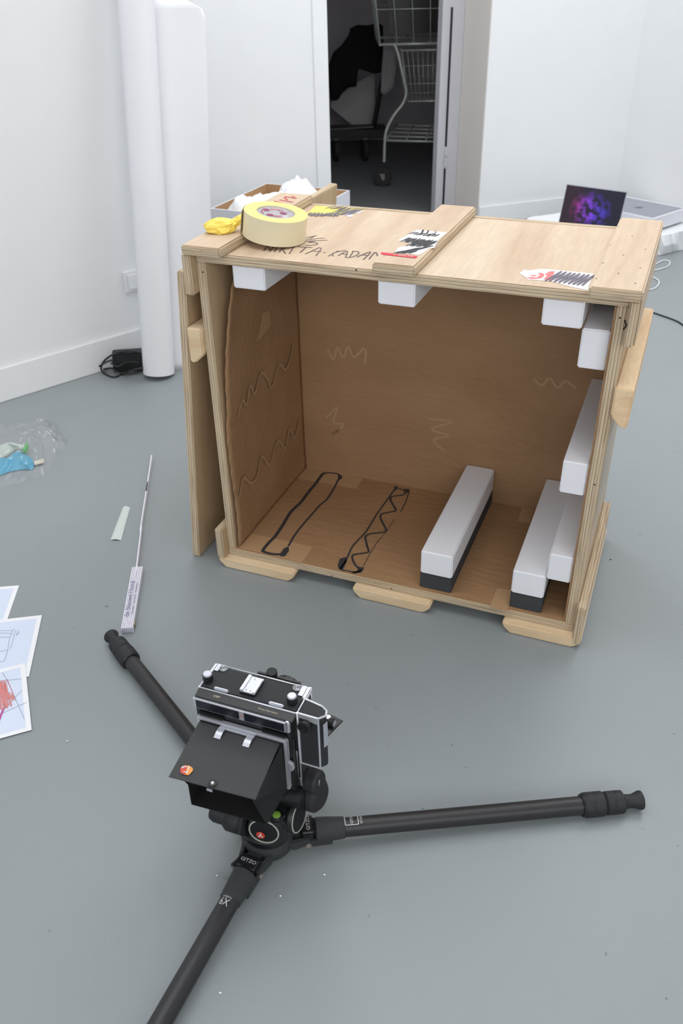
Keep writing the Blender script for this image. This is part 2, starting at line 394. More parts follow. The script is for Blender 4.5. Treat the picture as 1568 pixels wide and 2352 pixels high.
def smooth_path(P, k=4):
    P = [Vector(p) for p in P]; out = []
    for i in range(len(P) - 1):
        a = P[max(i - 1, 0)]; b = P[i]; c = P[i + 1]; d = P[min(i + 2, len(P) - 1)]
        for j in range(k):
            t_ = j / k
            out.append(.5 * ((2 * b) + (c - a) * t_ + (2 * a - 5 * b + 4 * c - d) * t_ ** 2 + (3 * b - a - 3 * c + d) * t_ ** 3))
    return out + [P[-1]]
def text(s_, size, name, mat, parent, origin, xd, yd, lift=.0004, align='LEFT', sx=1.0):
    cu = bpy.data.curves.new(name, 'FONT'); cu.body = s_; cu.size = size; cu.align_x = align; cu.resolution_u = 3
    to = bpy.data.objects.new(name + '_tmp', cu); COL.objects.link(to)
    me = bpy.data.meshes.new_from_object(to); bpy.data.objects.remove(to); bpy.data.curves.remove(cu)
    xd = Vector(xd).normalized(); yd = Vector(yd); yd = (yd - xd * yd.dot(xd)).normalized(); nn = xd.cross(yd)
    for v in me.vertices: v.co = Vector(origin) + xd * v.co.x * sx + yd * v.co.y + nn * lift
    me.materials.clear(); me.materials.append(M[mat])
    o = bpy.data.objects.new(name, me); COL.objects.link(o); o.parent = parent
    return o
def lump(n, seed, rx, ry, rz, amp=.35, fr=2.2, sub=3):
    bm = bmesh.new(); bmesh.ops.create_icosphere(bm, subdivisions=sub, radius=1)
    mb = MB(); vs_ = []
    for v in bm.verts:
        d = v.co.normalized(); q = d * fr + Vector((seed * 3.1, seed * 1.7, seed))
        k = 1 + amp * noise.noise(q) + amp * .6 * abs(noise.noise(q * 2.3)) + amp * .3 * noise.noise(q * 5)
        vs_.append(Vector((d.x * rx * k, d.y * ry * k, d.z * rz * k)))
    mb.add(vs_, [tuple(v.index for v in f.verts) for f in bm.faces], 0, False); bm.free()
    return mb

# ------------------------------------------------------------------ the room
E19 = Vector((math.cos(math.radians(19.3)), math.sin(math.radians(19.3)), 0)); N19 = Vector((-E19.y, E19.x, 0)); B0 = Vector((1.129, 5.083, 0))
WT = 0.29; HT = 3.4
def BW(s, d=0, z=0): return B0 + E19 * s + N19 * d + Vector((0, 0, z))
LD = Vector((.762, .648, 0)).normalized(); LN = Vector((-LD.y, LD.x, 0)); L0 = Vector((-.905, 3.009, 0))
def LW(t_, d=0, z=0): return L0 + LD * t_ + LN * d + Vector((0, 0, z))
RC = BW(.6); RD = Vector((E19.y, -E19.x, 0))
Z = Vector((0, 0, 1))
def wallseg(mb, a, b, n, th, z0=0, z1=HT, mi=0):
    a = Vector(a); b = Vector(b); n = Vector(n)
    P = [a, b, b + n * th, a + n * th]; mb.loft([p + Z * z0 for p in P], [p + Z * z1 for p in P], mi)
tag(MB().box((-7, -3, -.1), (7, 10, 0)).build('floor', 'floor'), kind='structure')
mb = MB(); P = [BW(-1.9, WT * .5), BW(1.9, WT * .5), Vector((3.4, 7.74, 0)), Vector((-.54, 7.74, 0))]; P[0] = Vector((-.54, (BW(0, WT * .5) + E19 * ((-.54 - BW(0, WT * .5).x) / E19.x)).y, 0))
mb.loft([p + Z * .0002 for p in P], [p + Z * .0015 for p in P]); tag(mb.build('floor_storage', 'floor_dim'), kind='structure')  # thin overlay, darkened in colour to match the dim room
SL, SR = -1.214, -.327
mb = MB(); wallseg(mb, BW(-3.4), BW(SL), N19, WT); wallseg(mb, BW(SR), BW(.62), N19, WT); wallseg(mb, BW(SL), BW(SR), N19, WT, 2.15, HT)
tag(mb.build('wall_back', 'wall'), kind='structure')
mb = MB(); wallseg(mb, RC, RC + RD * 9, E19, .2); tag(mb.build('wall_right', 'wall'), kind='structure')
mb = MB(); wallseg(mb, LW(-5.5), LW(.33), LN, .2); wallseg(mb, LW(.13, .2), LW(.13, 2.2), LD, .2)
tag(mb.build('wall_left', 'wall'), kind='structure')
mb = MB(); wallseg(mb, (-6, -2.2, 0), (5.5, -2.2, 0), (0, -1, 0), .2); tag(mb.build('wall_front', 'wall'), kind='structure')
tag(MB().box((-7, -3, HT), (7, 10, HT + .1)).build('ceiling', 'ceiling'), kind='structure')
# unseen window frame, added to go with the fill light behind the viewer
mb = MB()
for z0, z1 in ((1.24, 1.30), (2.80, 2.86)): mb.box((-3.26, -2.199, z0), (2.86, -2.14, z1))
for i in range(5): mb.box((-3.26 + i * 1.515, -2.199, 1.30), (-3.20 + i * 1.515, -2.14, 2.80))
tag(mb.build('added_window', 'skirting', None, .003), kind='structure')
# skirting boards
mb = MB(); wallseg(mb, LW(-5.5, -.012), LW(.33, -.012), LN, .0119, 0, .122); tag(mb.build('baseboard_left', 'skirting', None, .003), kind='structure')
mb = MB(); wallseg(mb, BW(-3.2, -.012), BW(SL, -.012), N19, .0119, 0, .1); tag(mb.build('baseboard_back', 'skirting', None, .003), kind='structure')
mb = MB(); wallseg(mb, BW(SR, -.012), BW(.58, -.012), N19, .0119, 0, .1); tag(mb.build('trim_3', 'skirting', None, .003), kind='structure')
# door opening: corner strip on the left, cream reveal and grey metal frame on the right
mb = MB(); wallseg(mb, BW(SL - .075, -.008), BW(SL - .001, -.008), N19, .0075, .1, 2.2); tag(mb.build('trim_1', 'skirting', None, .002), kind='structure')
mb = MB(); wallseg(mb, BW(SR - .004, .003), BW(SR - .0005, .003), N19, WT - .005, 0, 2.15, 0)
mb.sm[:] = [False] * len(mb.sm); tag(mb.build('trim_2', 'reveal'), kind='structure')
fr = MB()
wallseg(fr, BW(SR - .10, WT + .001), BW(SR - .001, WT + .001), N19, .02, 0, 2.15)
wallseg(fr, BW(SR - .135, WT + .001), BW(SR - .10, WT + .001), N19, .055, 0, 2.15)
df_ = fr.build('door_1', 'frame_grey', None, .002); tag(df_, kind='structure')
sl = MB(); wallseg(sl, BW(SR - .088, WT - .001), BW(SR - .076, WT - .001), N19, .0015, .38, 1.07); wallseg(sl, BW(SR - .088, WT - .001), BW(SR - .076, WT - .001), N19, .0015, .02, .26)
sl.build('slot', 'black_metal', df_)
ks = MB(); wallseg(ks, BW(SR - .09, WT - .008), BW(SR - .074, WT - .008), N19, .008, .27, .32); wallseg(ks, BW(SR - .09, WT - .008), BW(SR - .074, WT - .008), N19, .008, .33, .36); ks.build('hinge', 'frame_grey', df_, .001)
# storage room behind
mb = MB(); wallseg(mb, (-.65, 7.75, 0), (3.5, 7.75, 0), (0, 1, 0), .2); tag(mb.build('wall_storage_back', 'storage_wall'), kind='structure')
mb = MB(); wallseg(mb, (-.55, 4.82, 0), (-.55, 7.74, 0), (-1, 0, 0), .1); tag(mb.build('wall_storage_left', 'storage_wall'), kind='structure')
mb = MB(); wallseg(mb, (3.4, 6.25, 0), (3.4, 7.74, 0), (1, 0, 0), .1); wallseg(mb, BW(.63, WT), BW(2.6, WT), N19, .1); tag(mb.build('wall_storage_right', 'storage_wall'), kind='structure')
# wall socket
so = MB(); Q = [(-0.7601,3.1323,0.3072)][0]; Q = Vector(Q)
tt = (Q - L0).dot(LD)
wallseg(so, LW(tt - .04, -.012), LW(tt + .04, -.012), LN, .012, Q.z - .04, Q.z + .04)
wallseg(so, LW(tt - .028, -.02), LW(tt + .028, -.02), LN, .008, Q.z - .028, Q.z + .028)
one('wall_socket', so, 'skirting', 'white square wall socket low on the left wall beside the paper roll', 'socket', bevel=.003)

# ------------------------------------------------------------------ the crate
CR = (-.27124, 1.749372, .05); YAW = -.386927
crate = empty('transport_crate', (CR[0], CR[1], CR[2]), YAW, 'open plywood art crate on its side, three black-marked battens and brown cardboard lining inside', 'crate')
crate['label'] = 'large open plywood art crate with cardboard lining standing on the grey floor'
W_, H_, D_, T_, DB = .8252, .7282, .434, .0204, .4348
PR = -.022
for ax, off in (('edge_x', 0), ('edge_y', 0), ('edge_z', 0)): pass
board('bottom_panel', (-T_, 0, -T_), (W_ + T_, DB, 0), 2, crate, 'ply_dull')
board('top_panel', (-T_, 0, H_), (W_ + T_, DB, H_ + T_), 2, crate, 'ply')
board('side_panel', (-T_, 0, 0), (0, DB, H_), 0, crate, 'ply_v')
board('side_panel', (W_, 0, 0), (W_ + T_, DB, H_), 0, crate, 'ply_v')
board('back_panel', (-T_, DB, -T_), (W_ + T_, DB + T_, H_ + T_), 1, crate, 'ply_v')
# battens on the top
zt = H_ + T_
for (x0, x1, y0, lab) in ((-.036, .053, -.028, 'batten with red writing'), (.374, .458, -.020, 'middle batten with torn sticker'), (.776, .866, -.034, None)):
    o = board('batten', (x0, y0, zt), (x1, .452, zt + T_), 2, crate, 'ply', .0035)
    if lab: o['label'] = lab
# battens along both sides, top and bottom
board('side_batten', (-T_ - .0216, PR, H_ - .066), (-T_ - .0002, DB, zt), 0, crate, 'ply_dull', .0035)
board('side_batten', (W_ + T_ + .0002, PR, H_ - .066), (W_ + T_ + .0200, DB, zt - .0002), 0, crate, 'ply', .0045)
board('side_batten', (-T_ - .0216, PR, -T_), (-T_ - .0002, DB, .066), 0, crate, 'ply_dull', .003)
board('side_batten', (W_ + T_ + .0002, PR, -T_ - .018), (W_ + T_ + .0190, DB, .066), 0, crate, 'ply', .003)
# filler lumber behind the left battens
# hand rails of lumber, lower inner corner chamfered
for sgn, xi, xo, zb, zt_ in ((1, W_ + T_, W_ + T_ + .0335, .500, .580), (-1, -T_, -T_ - .036, .505, .585)):
    P = [(xi, -.012, zt_), (xo, -.012, zt_), (xo, -.012, zb), (xo - sgn * .012, -.012, zb - .001), (xi, -.012, zb + .022)]
    o = MB().prism(P, (0, DB + .02, 0)).build('hand_rail', 'pine' if sgn > 0 else 'pine_x', crate, .003)
# skids under the bottom
zs = -.05
for (x0, x1) in ((-.040, .170), (.325, .520), (.690, .866)):
    P = [(x0, 0, -T_ - .0003), (x1, 0, -T_ - .0003), (x1, 0, zs + .018), (x1 - .018, 0, zs), (x0 + .018, 0, zs), (x0, 0, zs + .018)]
    MB().prism([(p[0], -.020, p[2]) for p in P], (0, DB + .03, 0)).build('skid', 'pine_x', crate, .003)
# cardboard lining
LT = .004
o = MB().box((.0005, .002, .0002), (W_ - .0005, D_, LT)).build('floor_lining', 'card', crate)
o = MB().box((.001, D_ - LT, LT), (W_ - .001, D_, H_ - .001)).build('back_lining', 'card_v', crate)
# left lining, its free front edge curling away from the side panel
FE = [(0,0.0845,0.6995),(0,0.0564,0.6585),(0,0.0359,0.6069),(0,0.0169,0.5338),(0,0.0106,0.4636),(0,0.0117,0.3872),(0,0.0032,0.3237),(0,0.0044,0.253),(0,0.0075,0.1658),(0,0.0072,0.0434)]
FE = [(p[1], p[2]) for p in FE]; FE = [(FE[0][0] + .01, H_ - .002)] + FE + [(.004, .005)]
def fe(z):
    for (ya, za), (yb, zb) in zip(FE, FE[1:]):
        if zb <= z <= za: return ya + (yb - ya) * (za - z) / max(za - zb, 1e-6)
    return FE[-1][0]
mb = MB(); NZ, NY = 60, 24; g = []
for i in range(NZ + 1):
    z = .005 + (H_ - .008) * i / NZ; y0 = fe(z) + .0015 * math.sin(i * 1.7); row = []
    for j in range(NY + 1):
        u = j / NY; y = y0 + (D_ - .005 - y0) * u
        curl = .028 * max(0, (z - .35) / .4) * (1 - u) ** 3 + .0045 * noise.noise(Vector((y * 8, z * 5, 3)))
        row.append((.006 + max(0, curl), y, z))
    g.append(row)
flat = [p for row in g for p in row]; n1 = NY + 1
fs = [(i * n1 + j, i * n1 + j + 1, (i + 1) * n1 + j + 1, (i + 1) * n1 + j) for i in range(NZ) for j in range(NY)]
mb.add(flat, fs, 0, True); o = mb.build('side_lining', 'card_v', crate)
sm_ = o.modifiers.new('thick', 'SOLIDIFY'); sm_.thickness = .0035; sm_.offset = -1
o['label'] = 'brown cardboard lining curling from the left side'
MB().box((W_ - .004, .004, .005), (W_ - .0005, D_ - .005, H_ - .002)).build('side_lining', 'card_v', crate)
# pale glue scribbles on the left lining and the back lining
def on_left(px, w, name='glue_mark'):
    return px
mb = MB()
for L in ([(0.0125,0.0518,0.3478),(0.0125,0.0822,0.3791),(0.0125,0.1013,0.3589),(0.0125,0.1268,0.3989),(0.0125,0.1472,0.367),(0.0125,0.1846,0.405),(0.0125,0.2151,0.3805),(0.0125,0.2398,0.3438),(0.0125,0.2874,0.3858),(0.0125,0.3233,0.3565),(0.0125,0.3619,0.3798),(0.0125,0.3792,0.407)],
          [(0.0125,0.0028,0.1712),(0.0125,0.0203,0.142),(0.0125,0.0513,0.1832),(0.0125,0.0858,0.1484),(0.0125,0.1226,0.1468),(0.0125,0.1548,0.1895),(0.0125,0.194,0.1425),(0.0125,0.2304,0.1729),(0.0125,0.2588,0.1818),(0.0125,0.2947,0.1394),(0.0125,0.326,0.1836),(0.0125,0.3556,0.1419),(0.0125,0.3958,0.1804)]):
    mb.ribbon(smooth_path(L, 4), .008, (1, 0, 0))
for P in ([(0.0125,0.1602,0.5391),(0.0125,0.2031,0.5484),(0.0125,0.2545,0.5415),(0.0125,0.2586,0.5038),(0.0125,0.2033,0.4909),(0.0125,0.1657,0.4909)],):
    mb.poly([Vector(p) + Vector((.0006, 0, 0)) for p in P])
split_build('glue_mark', mb, 'smear', crate)
mb = MB()
for L in ([(0.0884,0.4298,0.3853),(0.1038,0.4298,0.3566),(0.1171,0.4298,0.3915),(0.1326,0.4298,0.3643),(0.148,0.4298,0.3992),(0.1623,0.4298,0.3708),(0.1941,0.4298,0.3993),(0.1939,0.4298,0.3568)],
          [(0.0769,0.4298,0.1777),(0.1131,0.4298,0.2171),(0.0989,0.4298,0.1679),(0.1315,0.4298,0.1667),(0.0912,0.4298,0.1254),(0.1181,0.4298,0.1508)],
          [(0.3738,0.4298,0.225),(0.4388,0.4298,0.2283),(0.3809,0.4298,0.1965),(0.4293,0.4298,0.1854),(0.3883,0.4298,0.165),(0.4197,0.4298,0.1375)],
          [(0.6336,0.4298,0.3782),(0.6564,0.4298,0.3643),(0.6719,0.4298,0.3862),(0.6934,0.4298,0.3641),(0.7118,0.4298,0.3841),(0.7366,0.4298,0.3683)]):
    mb.ribbon(smooth_path(L, 4), .007, (0, -1, 0), lift=.0006)
split_build('glue_mark', mb, 'smear', crate)
# parcel tape patches and black outlines drawn on the floor lining
mb = MB()
for P in ([(0.0017,0.4415,0.004),(0.1867,0.4387,0.004),(0.1886,0.3663,0.004),(0.0034,0.3655,0.004)], [(0.0066,0.0702,0.004),(0.1835,0.0704,0.004),(0.185,-0.0016,0.004),(0.0084,0.0028,0.004)],
          [(0.6411,0.4314,0.004),(0.6734,0.4339,0.004),(0.6751,0.3591,0.004),(0.6454,0.3592,0.004)], [(0.6575,0.065,0.004),(0.6907,0.0685,0.004),(0.6976,-0.0113,0.004),(0.6556,-0.007,0.004)]):
    mb.poly([Vector(p) + Vector((0, 0, .0004)) for p in P])
split_build('parcel_tape', mb, 'card_tape', crate)
mb = MB(); UP = (0, 0, 1)
L = [(0.0756,0.4199,0.004),(0.0689,0.4097,0.004),(0.0705,0.3639,0.004),(0.0699,0.2968,0.004),(0.0709,0.2494,0.004),(0.0651,0.1988,0.004),(0.0707,0.1363,0.004),(0.0743,0.08,0.004),(0.0717,0.0542,0.004),(0.071,0.0175,0.004),(0.077,0.0077,0.004),(0.1006,0.0064,0.004),(0.1219,0.0122,0.004)]
mb.ribbon(smooth_path(L, 4), [.009, .007, .006, .006, .007, .007, .008, .007, .006, .010, .012, .008, .007][0], UP, lift=.0008)
L = [(0.0756,0.4199,0.004),(0.0969,0.4275,0.004),(0.1181,0.422,0.004),(0.1232,0.3955,0.004),(0.1297,0.3427,0.004),(0.1324,0.2881,0.004),(0.1257,0.2574,0.004),(0.1239,0.2222,0.004),(0.1206,0.1652,0.004),(0.1196,0.1388,0.004),(0.1199,0.0965,0.004),(0.1246,0.051,0.004)]
mb.ribbon(smooth_path(L, 4), .0052, UP, lift=.0008)
for P in ([(0.1181,0.0386,0.004),(0.1254,0.0493,0.004),(0.1345,0.0346,0.004),(0.1352,0.0093,0.004),(0.1248,0.0035,0.004),(0.1183,0.0149,0.004)], [(0.1115,0.4249,0.004),(0.1269,0.42,0.004),(0.1308,0.4034,0.004),(0.1241,0.3933,0.004)],
          [(0.2669,0.0455,0.004),(0.2784,0.0575,0.004),(0.287,0.0413,0.004),(0.2906,0.0086,0.004),(0.2806,0.005,0.004),(0.2724,0.017,0.004)], [(0.3207,0.0308,0.004),(0.3365,0.031,0.004),(0.3366,0.0124,0.004),(0.3207,0.0011,0.004),(0.3122,0.0054,0.004),(0.3249,0.0137,0.004)],
          [(0.2846,0.4131,0.004),(0.2893,0.4222,0.004),(0.2983,0.4105,0.004),(0.2935,0.3941,0.004)], [(0.3196,0.4157,0.004),(0.3295,0.4168,0.004),(0.3351,0.3992,0.004),(0.3282,0.3968,0.004)]):
    mb.poly([Vector(p) + Vector((0, 0, .0011)) for p in P])
L = [(0.2877,0.4117,0.004),(0.3036,0.41,0.004),(0.3186,0.4031,0.004),(0.3316,0.4102,0.004)]
mb.ribbon(L, .004, UP, lift=.0008)
L = [(0.2902,0.4002,0.004),(0.2897,0.3565,0.004),(0.2861,0.2694,0.004),(0.2872,0.1782,0.004),(0.2779,0.1107,0.004),(0.2812,0.0682,0.004),(0.2843,0.0365,0.004),(0.2846,0.0064,0.004),(0.305,0.0064,0.004),(0.3224,0.0054,0.004),(0.3336,0.0206,0.004)]
mb.ribbon(smooth_path(L, 3), .0042, UP, lift=.0008)
L = [(0.3158,0.4119,0.004),(0.3248,0.3956,0.004),(0.3189,0.3789,0.004),(0.2984,0.3644,0.004),(0.2959,0.3492,0.004),(0.3118,0.3244,0.004),(0.3278,0.3026,0.004),(0.3206,0.2909,0.004),(0.3014,0.2749,0.004),(0.2987,0.2582,0.004),(0.316,0.2293,0.004),(0.3328,0.2053,0.004),(0.3303,0.1917,0.004),(0.3012,0.1727,0.004),(0.2943,0.1556,0.004),(0.3123,0.1192,0.004),(0.3237,0.0975,0.004),(0.3154,0.0885,0.004),(0.2935,0.0727,0.004),(0.2963,0.0562,0.004),(0.3145,0.0323,0.004),(0.3304,0.0231,0.004)]
mb.ribbon(smooth_path(L, 5), .0052, UP, lift=.0009)
L = [(0.3325,0.4032,0.004),(0.3397,0.3532,0.004),(0.3425,0.2988,0.004)]; mb.ribbon(L, .0028, UP, lift=.0008)
L = [(0.3385,0.2593,0.004),(0.336,0.1958,0.004),(0.3296,0.1396,0.004),(0.3302,0.0763,0.004),(0.3326,0.0295,0.004)]; mb.ribbon(L, .0016, UP, lift=.0008)
mb.build('marker_drawing', 'ink', crate)
# handwriting on the lid of the crate (one stroke per line)
ST = [[(0.1135,0.0478,0.7486),(0.1037,0.0909,0.7486)], [(0.1037,0.0909,0.7486),(0.1277,0.0491,0.7486)], [(0.1277,0.0491,0.7486),(0.1164,0.0983,0.7486)],
  [(0.1376,0.0491,0.7486),(0.1239,0.0973,0.7486)], [(0.1483,0.0493,0.7486),(0.1348,0.1041,0.7486)], [(0.148,0.1083,0.7486),(0.1469,0.0715,0.7486),(0.1649,0.0451,0.7486)],
  [(0.1717,0.0472,0.7486),(0.1602,0.0988,0.7486)], [(0.1685,0.0981,0.7486),(0.1996,0.1014,0.7486)], [(0.1862,0.1005,0.7486),(0.1904,0.0596,0.7486)],
  [(0.2042,0.0545,0.7486),(0.2134,0.1058,0.7486)], [(0.2134,0.1058,0.7486),(0.2205,0.0982,0.7486),(0.2292,0.05,0.7486)], [(0.2068,0.0777,0.7486),(0.2285,0.0814,0.7486)],
  [(0.2342,0.0768,0.7486),(0.2404,0.0756,0.7486)], [(0.2538,0.0547,0.7486),(0.2593,0.0977,0.7486)], [(0.2718,0.1049,0.7486),(0.2551,0.0771,0.7486),(0.2646,0.0582,0.7486)],
  [(0.2719,0.0637,0.7486),(0.2774,0.1002,0.7486),(0.2903,0.0572,0.7486)], [(0.2722,0.0795,0.7486),(0.287,0.0779,0.7486)], [(0.2904,0.1012,0.7486),(0.2965,0.0654,0.7486)],
  [(0.2868,0.1032,0.7486),(0.3016,0.1016,0.7486),(0.3063,0.0841,0.7486),(0.3017,0.064,0.7486),(0.292,0.0578,0.7486)], [(0.3109,0.0669,0.7486),(0.3252,0.1091,0.7486),(0.3293,0.0545,0.7486)], [(0.314,0.0834,0.7486),(0.3284,0.0849,0.7486)],
  [(0.339,0.0607,0.7486),(0.3347,0.109,0.7486),(0.3477,0.088,0.7486)],
  [(0.1517,0.1542,0.7486),(0.1724,0.1891,0.7486)], [(0.1706,0.1885,0.7486),(0.1683,0.1629,0.7486)], [(0.1651,0.1514,0.7486),(0.1964,0.1753,0.7486)], [(0.1554,0.1345,0.7486),(0.209,0.1619,0.7486)],
  [(0.1868,0.1479,0.7486),(0.1765,0.1344,0.7486),(0.1936,0.1364,0.7486),(0.1992,0.128,0.7486),(0.1925,0.1158,0.7486),(0.1785,0.1113,0.7486)]]
mb = MB()
for s_ in ST: mb.ribbon(smooth_path(s_, 3) if len(s_) > 2 else s_, .0028, UP, lift=.0005)
o = mb.build('handwriting', 'ink_soft', crate); o['label'] = 'hand lettered name and fraction in faded black marker'
mb = MB()
for s_ in ([(-0.0098,0.3644,0.769),(0.04,0.3398,0.769)], [(-0.0043,0.3795,0.769),(0.0385,0.3656,0.769)], [(-0.0043,0.407,0.769),(0.0166,0.3813,0.769)], [(-0.0042,0.4116,0.769),(0.0305,0.4037,0.769)], [(0.0113,0.4209,0.769),(0.0247,0.4065,0.769)]):
    mb.ribbon(s_, .005, UP, lift=.0005)
mb.build('red_lettering', 'red_ink', crate)
# stickers with scribbled-over text
st = MB().poly([Vector(p) + Vector((0, 0, .0005)) for p in [(0.0779,0.3499,0.7486),(0.0687,0.4295,0.7486),(0.1391,0.4376,0.7486),(0.1978,0.4293,0.7486),(0.1925,0.402,0.7486),(0.1821,0.3778,0.7486),(0.193,0.3605,0.7486),(0.1814,0.3569,0.7486),(0.1597,0.3793,0.7486),(0.1499,0.3679,0.7486),(0.1447,0.3538,0.7486)]], 0)
st.poly([Vector(p) + Vector((0, 0, .0006)) for p in [(0.1597,0.3793,0.7486),(0.1611,0.4095,0.7486),(0.1987,0.421,0.7486),(0.1934,0.3939,0.7486),(0.1806,0.3815,0.7486),(0.193,0.3605,0.7486),(0.1828,0.3532,0.7486)]], 1)
sy = st.build('sticker', ['sticker_yellow', 'sticker_white'], crate); sy['label'] = 'yellow torn sticker scribbled over in black'
mb = MB(); mb.ribbon([(0.0874,0.3313,0.7486),(0.0816,0.3639,0.7486),(0.0871,0.3386,0.7486),(0.0859,0.3642,0.7486),(0.0934,0.3346,0.7486),(0.0917,0.3613,0.7486),(0.0979,0.3314,0.7486),(0.094,0.3618,0.7486),(0.1005,0.3357,0.7486),(0.0956,0.3678,0.7486),(0.107,0.3323,0.7486),(0.1019,0.3631,0.7486),(0.1103,0.3338,0.7486),(0.1017,0.3709,0.7486),(0.1116,0.334,0.7486),(0.107,0.3672,0.7486),(0.1158,0.3391,0.7486),(0.1118,0.3696,0.7486),(0.1198,0.3362,0.7486),(0.1153,0.3648,0.7486),(0.1237,0.3381,0.7486),(0.1197,0.3652,0.7486),(0.1233,0.3412,0.7486),(0.1228,0.372,0.7486),(0.1258,0.3455,0.7486),(0.1254,0.3675,0.7486),(0.1296,0.3446,0.7486),(0.1274,0.3756,0.7486),(0.1336,0.3469,0.7486),(0.1342,0.3691,0.7486),(0.1369,0.3442,0.7486),(0.1367,0.3731,0.7486),(0.1407,0.3435,0.7486),(0.1405,0.3726,0.7486),(0.147,0.3444,0.7486),(0.143,0.3777,0.7486),(0.149,0.3419,0.7486),(0.1451,0.3775,0.7486),(0.1527,0.3483,0.7486),(0.1521,0.3722,0.7486),(0.1572,0.3459,0.7486)], .0016, UP, lift=.0012); mb.ribbon([(0.1015,0.4057,0.7486),(0.1111,0.4399,0.7486),(0.1041,0.4132,0.7486),(0.1183,0.44,0.7486),(0.1133,0.4088,0.7486),(0.127,0.4367,0.7486),(0.1206,0.4051,0.7486),(0.1322,0.4369,0.7486),(0.1261,0.4095,0.7486),(0.1367,0.4431,0.7486),(0.1355,0.4056,0.7486),(0.1459,0.4379,0.7486),(0.1416,0.407,0.7486)], .0018, UP, lift=.0012); mb.ribbon([(0.1299,0.3673,0.7486),(0.1436,0.4365,0.7486),(0.1306,0.3741,0.7486),(0.1488,0.436,0.7486),(0.1377,0.3692,0.7486),(0.1555,0.4321,0.7486),(0.143,0.3652,0.7486),(0.1587,0.4318,0.7486),(0.1465,0.3689,0.7486),(0.1613,0.4374,0.7486),(0.1537,0.3646,0.7486),(0.1684,0.4316,0.7486),(0.1579,0.3654,0.7486),(0.1692,0.439,0.7486),(0.1601,0.3649,0.7486),(0.1754,0.4344,0.7486),(0.1652,0.3694,0.7486),(0.181,0.436,0.7486),(0.17,0.3657,0.7486),(0.1853,0.4302,0.7486),(0.1748,0.3669,0.7486),(0.1906,0.4299,0.7486),(0.1752,0.3694,0.7486),(0.1947,0.4361,0.7486),(0.1786,0.373,0.7486)], .0018, UP, lift=.0012)
mb.build('scribble', 'ink_purple', sy)
sw = MB().poly([Vector(p) + Vector((0, 0, .0005)) for p in [(0.3863,0.2229,0.769),(0.4524,0.2225,0.769),(0.4512,0.1645,0.769),(0.4591,0.106,0.769),(0.4511,0.1003,0.769),(0.446,0.0529,0.769),(0.3945,0.0514,0.769),(0.3907,0.0872,0.769),(0.4064,0.1113,0.769),(0.3999,0.1318,0.769),(0.3874,0.1278,0.769),(0.3743,0.1368,0.769)]], 0)
sw.poly([Vector(p) + Vector((0, 0, .0007)) for p in [(0.3702,0.0467,0.769),(0.3947,0.0454,0.769),(0.3999,0.0351,0.769),(0.4004,0.0442,0.769),(0.4445,0.0435,0.769),(0.4447,0.0289,0.769),(0.3726,0.0323,0.769)]], 1)
sw = sw.build('sticker', ['sticker_white', 'sticker_red'], crate); sw['label'] = 'torn white courier sticker with a red band'
mb = MB()
mb.ribbon([(0.3795,0.1834,0.769),(0.3901,0.2038,0.769),(0.3833,0.1888,0.769),(0.3971,0.2033,0.769),(0.3916,0.1846,0.769),(0.4051,0.1999,0.769),(0.3984,0.1809,0.769),(0.4104,0.1994,0.769),(0.4044,0.1838,0.769),(0.4157,0.2037,0.769),(0.4128,0.18,0.769),(0.4238,0.1988,0.769),(0.4191,0.1805,0.769),(0.4277,0.2045,0.769),(0.4235,0.1798,0.769),(0.4351,0.2006,0.769),(0.4308,0.1833,0.769),(0.4426,0.2018,0.769),(0.4372,0.18,0.769)], .0018, UP, lift=.0012); mb.ribbon([(0.383,0.1276,0.769),(0.3911,0.1599,0.769),(0.3844,0.1325,0.769),(0.3957,0.1593,0.769),(0.3903,0.1284,0.769),(0.4012,0.1559,0.769),(0.3947,0.1248,0.769),(0.4041,0.1553,0.769),(0.3982,0.1274,0.769),(0.407,0.1593,0.769),(0.4042,0.1237,0.769),(0.4127,0.1545,0.769),(0.4081,0.1241,0.769),(0.4143,0.1599,0.769),(0.4101,0.1233,0.769),(0.4193,0.156,0.769),(0.415,0.1265,0.769),(0.4244,0.157,0.769),(0.419,0.1233,0.769),(0.4278,0.1521,0.769),(0.4234,0.1239,0.769),(0.4324,0.1516,0.769),(0.4243,0.1255,0.769),(0.4366,0.1561,0.769),(0.4277,0.128,0.769),(0.4393,0.1515,0.769),(0.4317,0.1264,0.769),(0.4427,0.1571,0.769),(0.4362,0.1273,0.769),(0.4485,0.151,0.769),(0.4395,0.1242,0.769),(0.4519,0.1532,0.769),(0.4435,0.1227,0.769)], .0023, UP, lift=.0012); mb.ribbon([(0.4021,0.0999,0.769),(0.4159,0.137,0.769),(0.4035,0.106,0.769),(0.4203,0.1377,0.769),(0.4091,0.1032,0.769),(0.4256,0.1357,0.769),(0.4134,0.101,0.769),(0.4284,0.1364,0.769),(0.4168,0.1048,0.769),(0.4312,0.1416,0.769),(0.4226,0.1024,0.769),(0.4368,0.1382,0.769),(0.4264,0.104,0.769),(0.4383,0.1448,0.769),(0.4284,0.1045,0.769),(0.4432,0.1422,0.769),(0.4332,0.109,0.769),(0.4482,0.1445,0.769),(0.437,0.107,0.769),(0.4515,0.141,0.769),(0.4413,0.1089,0.769)], .0023, UP, lift=.0012)
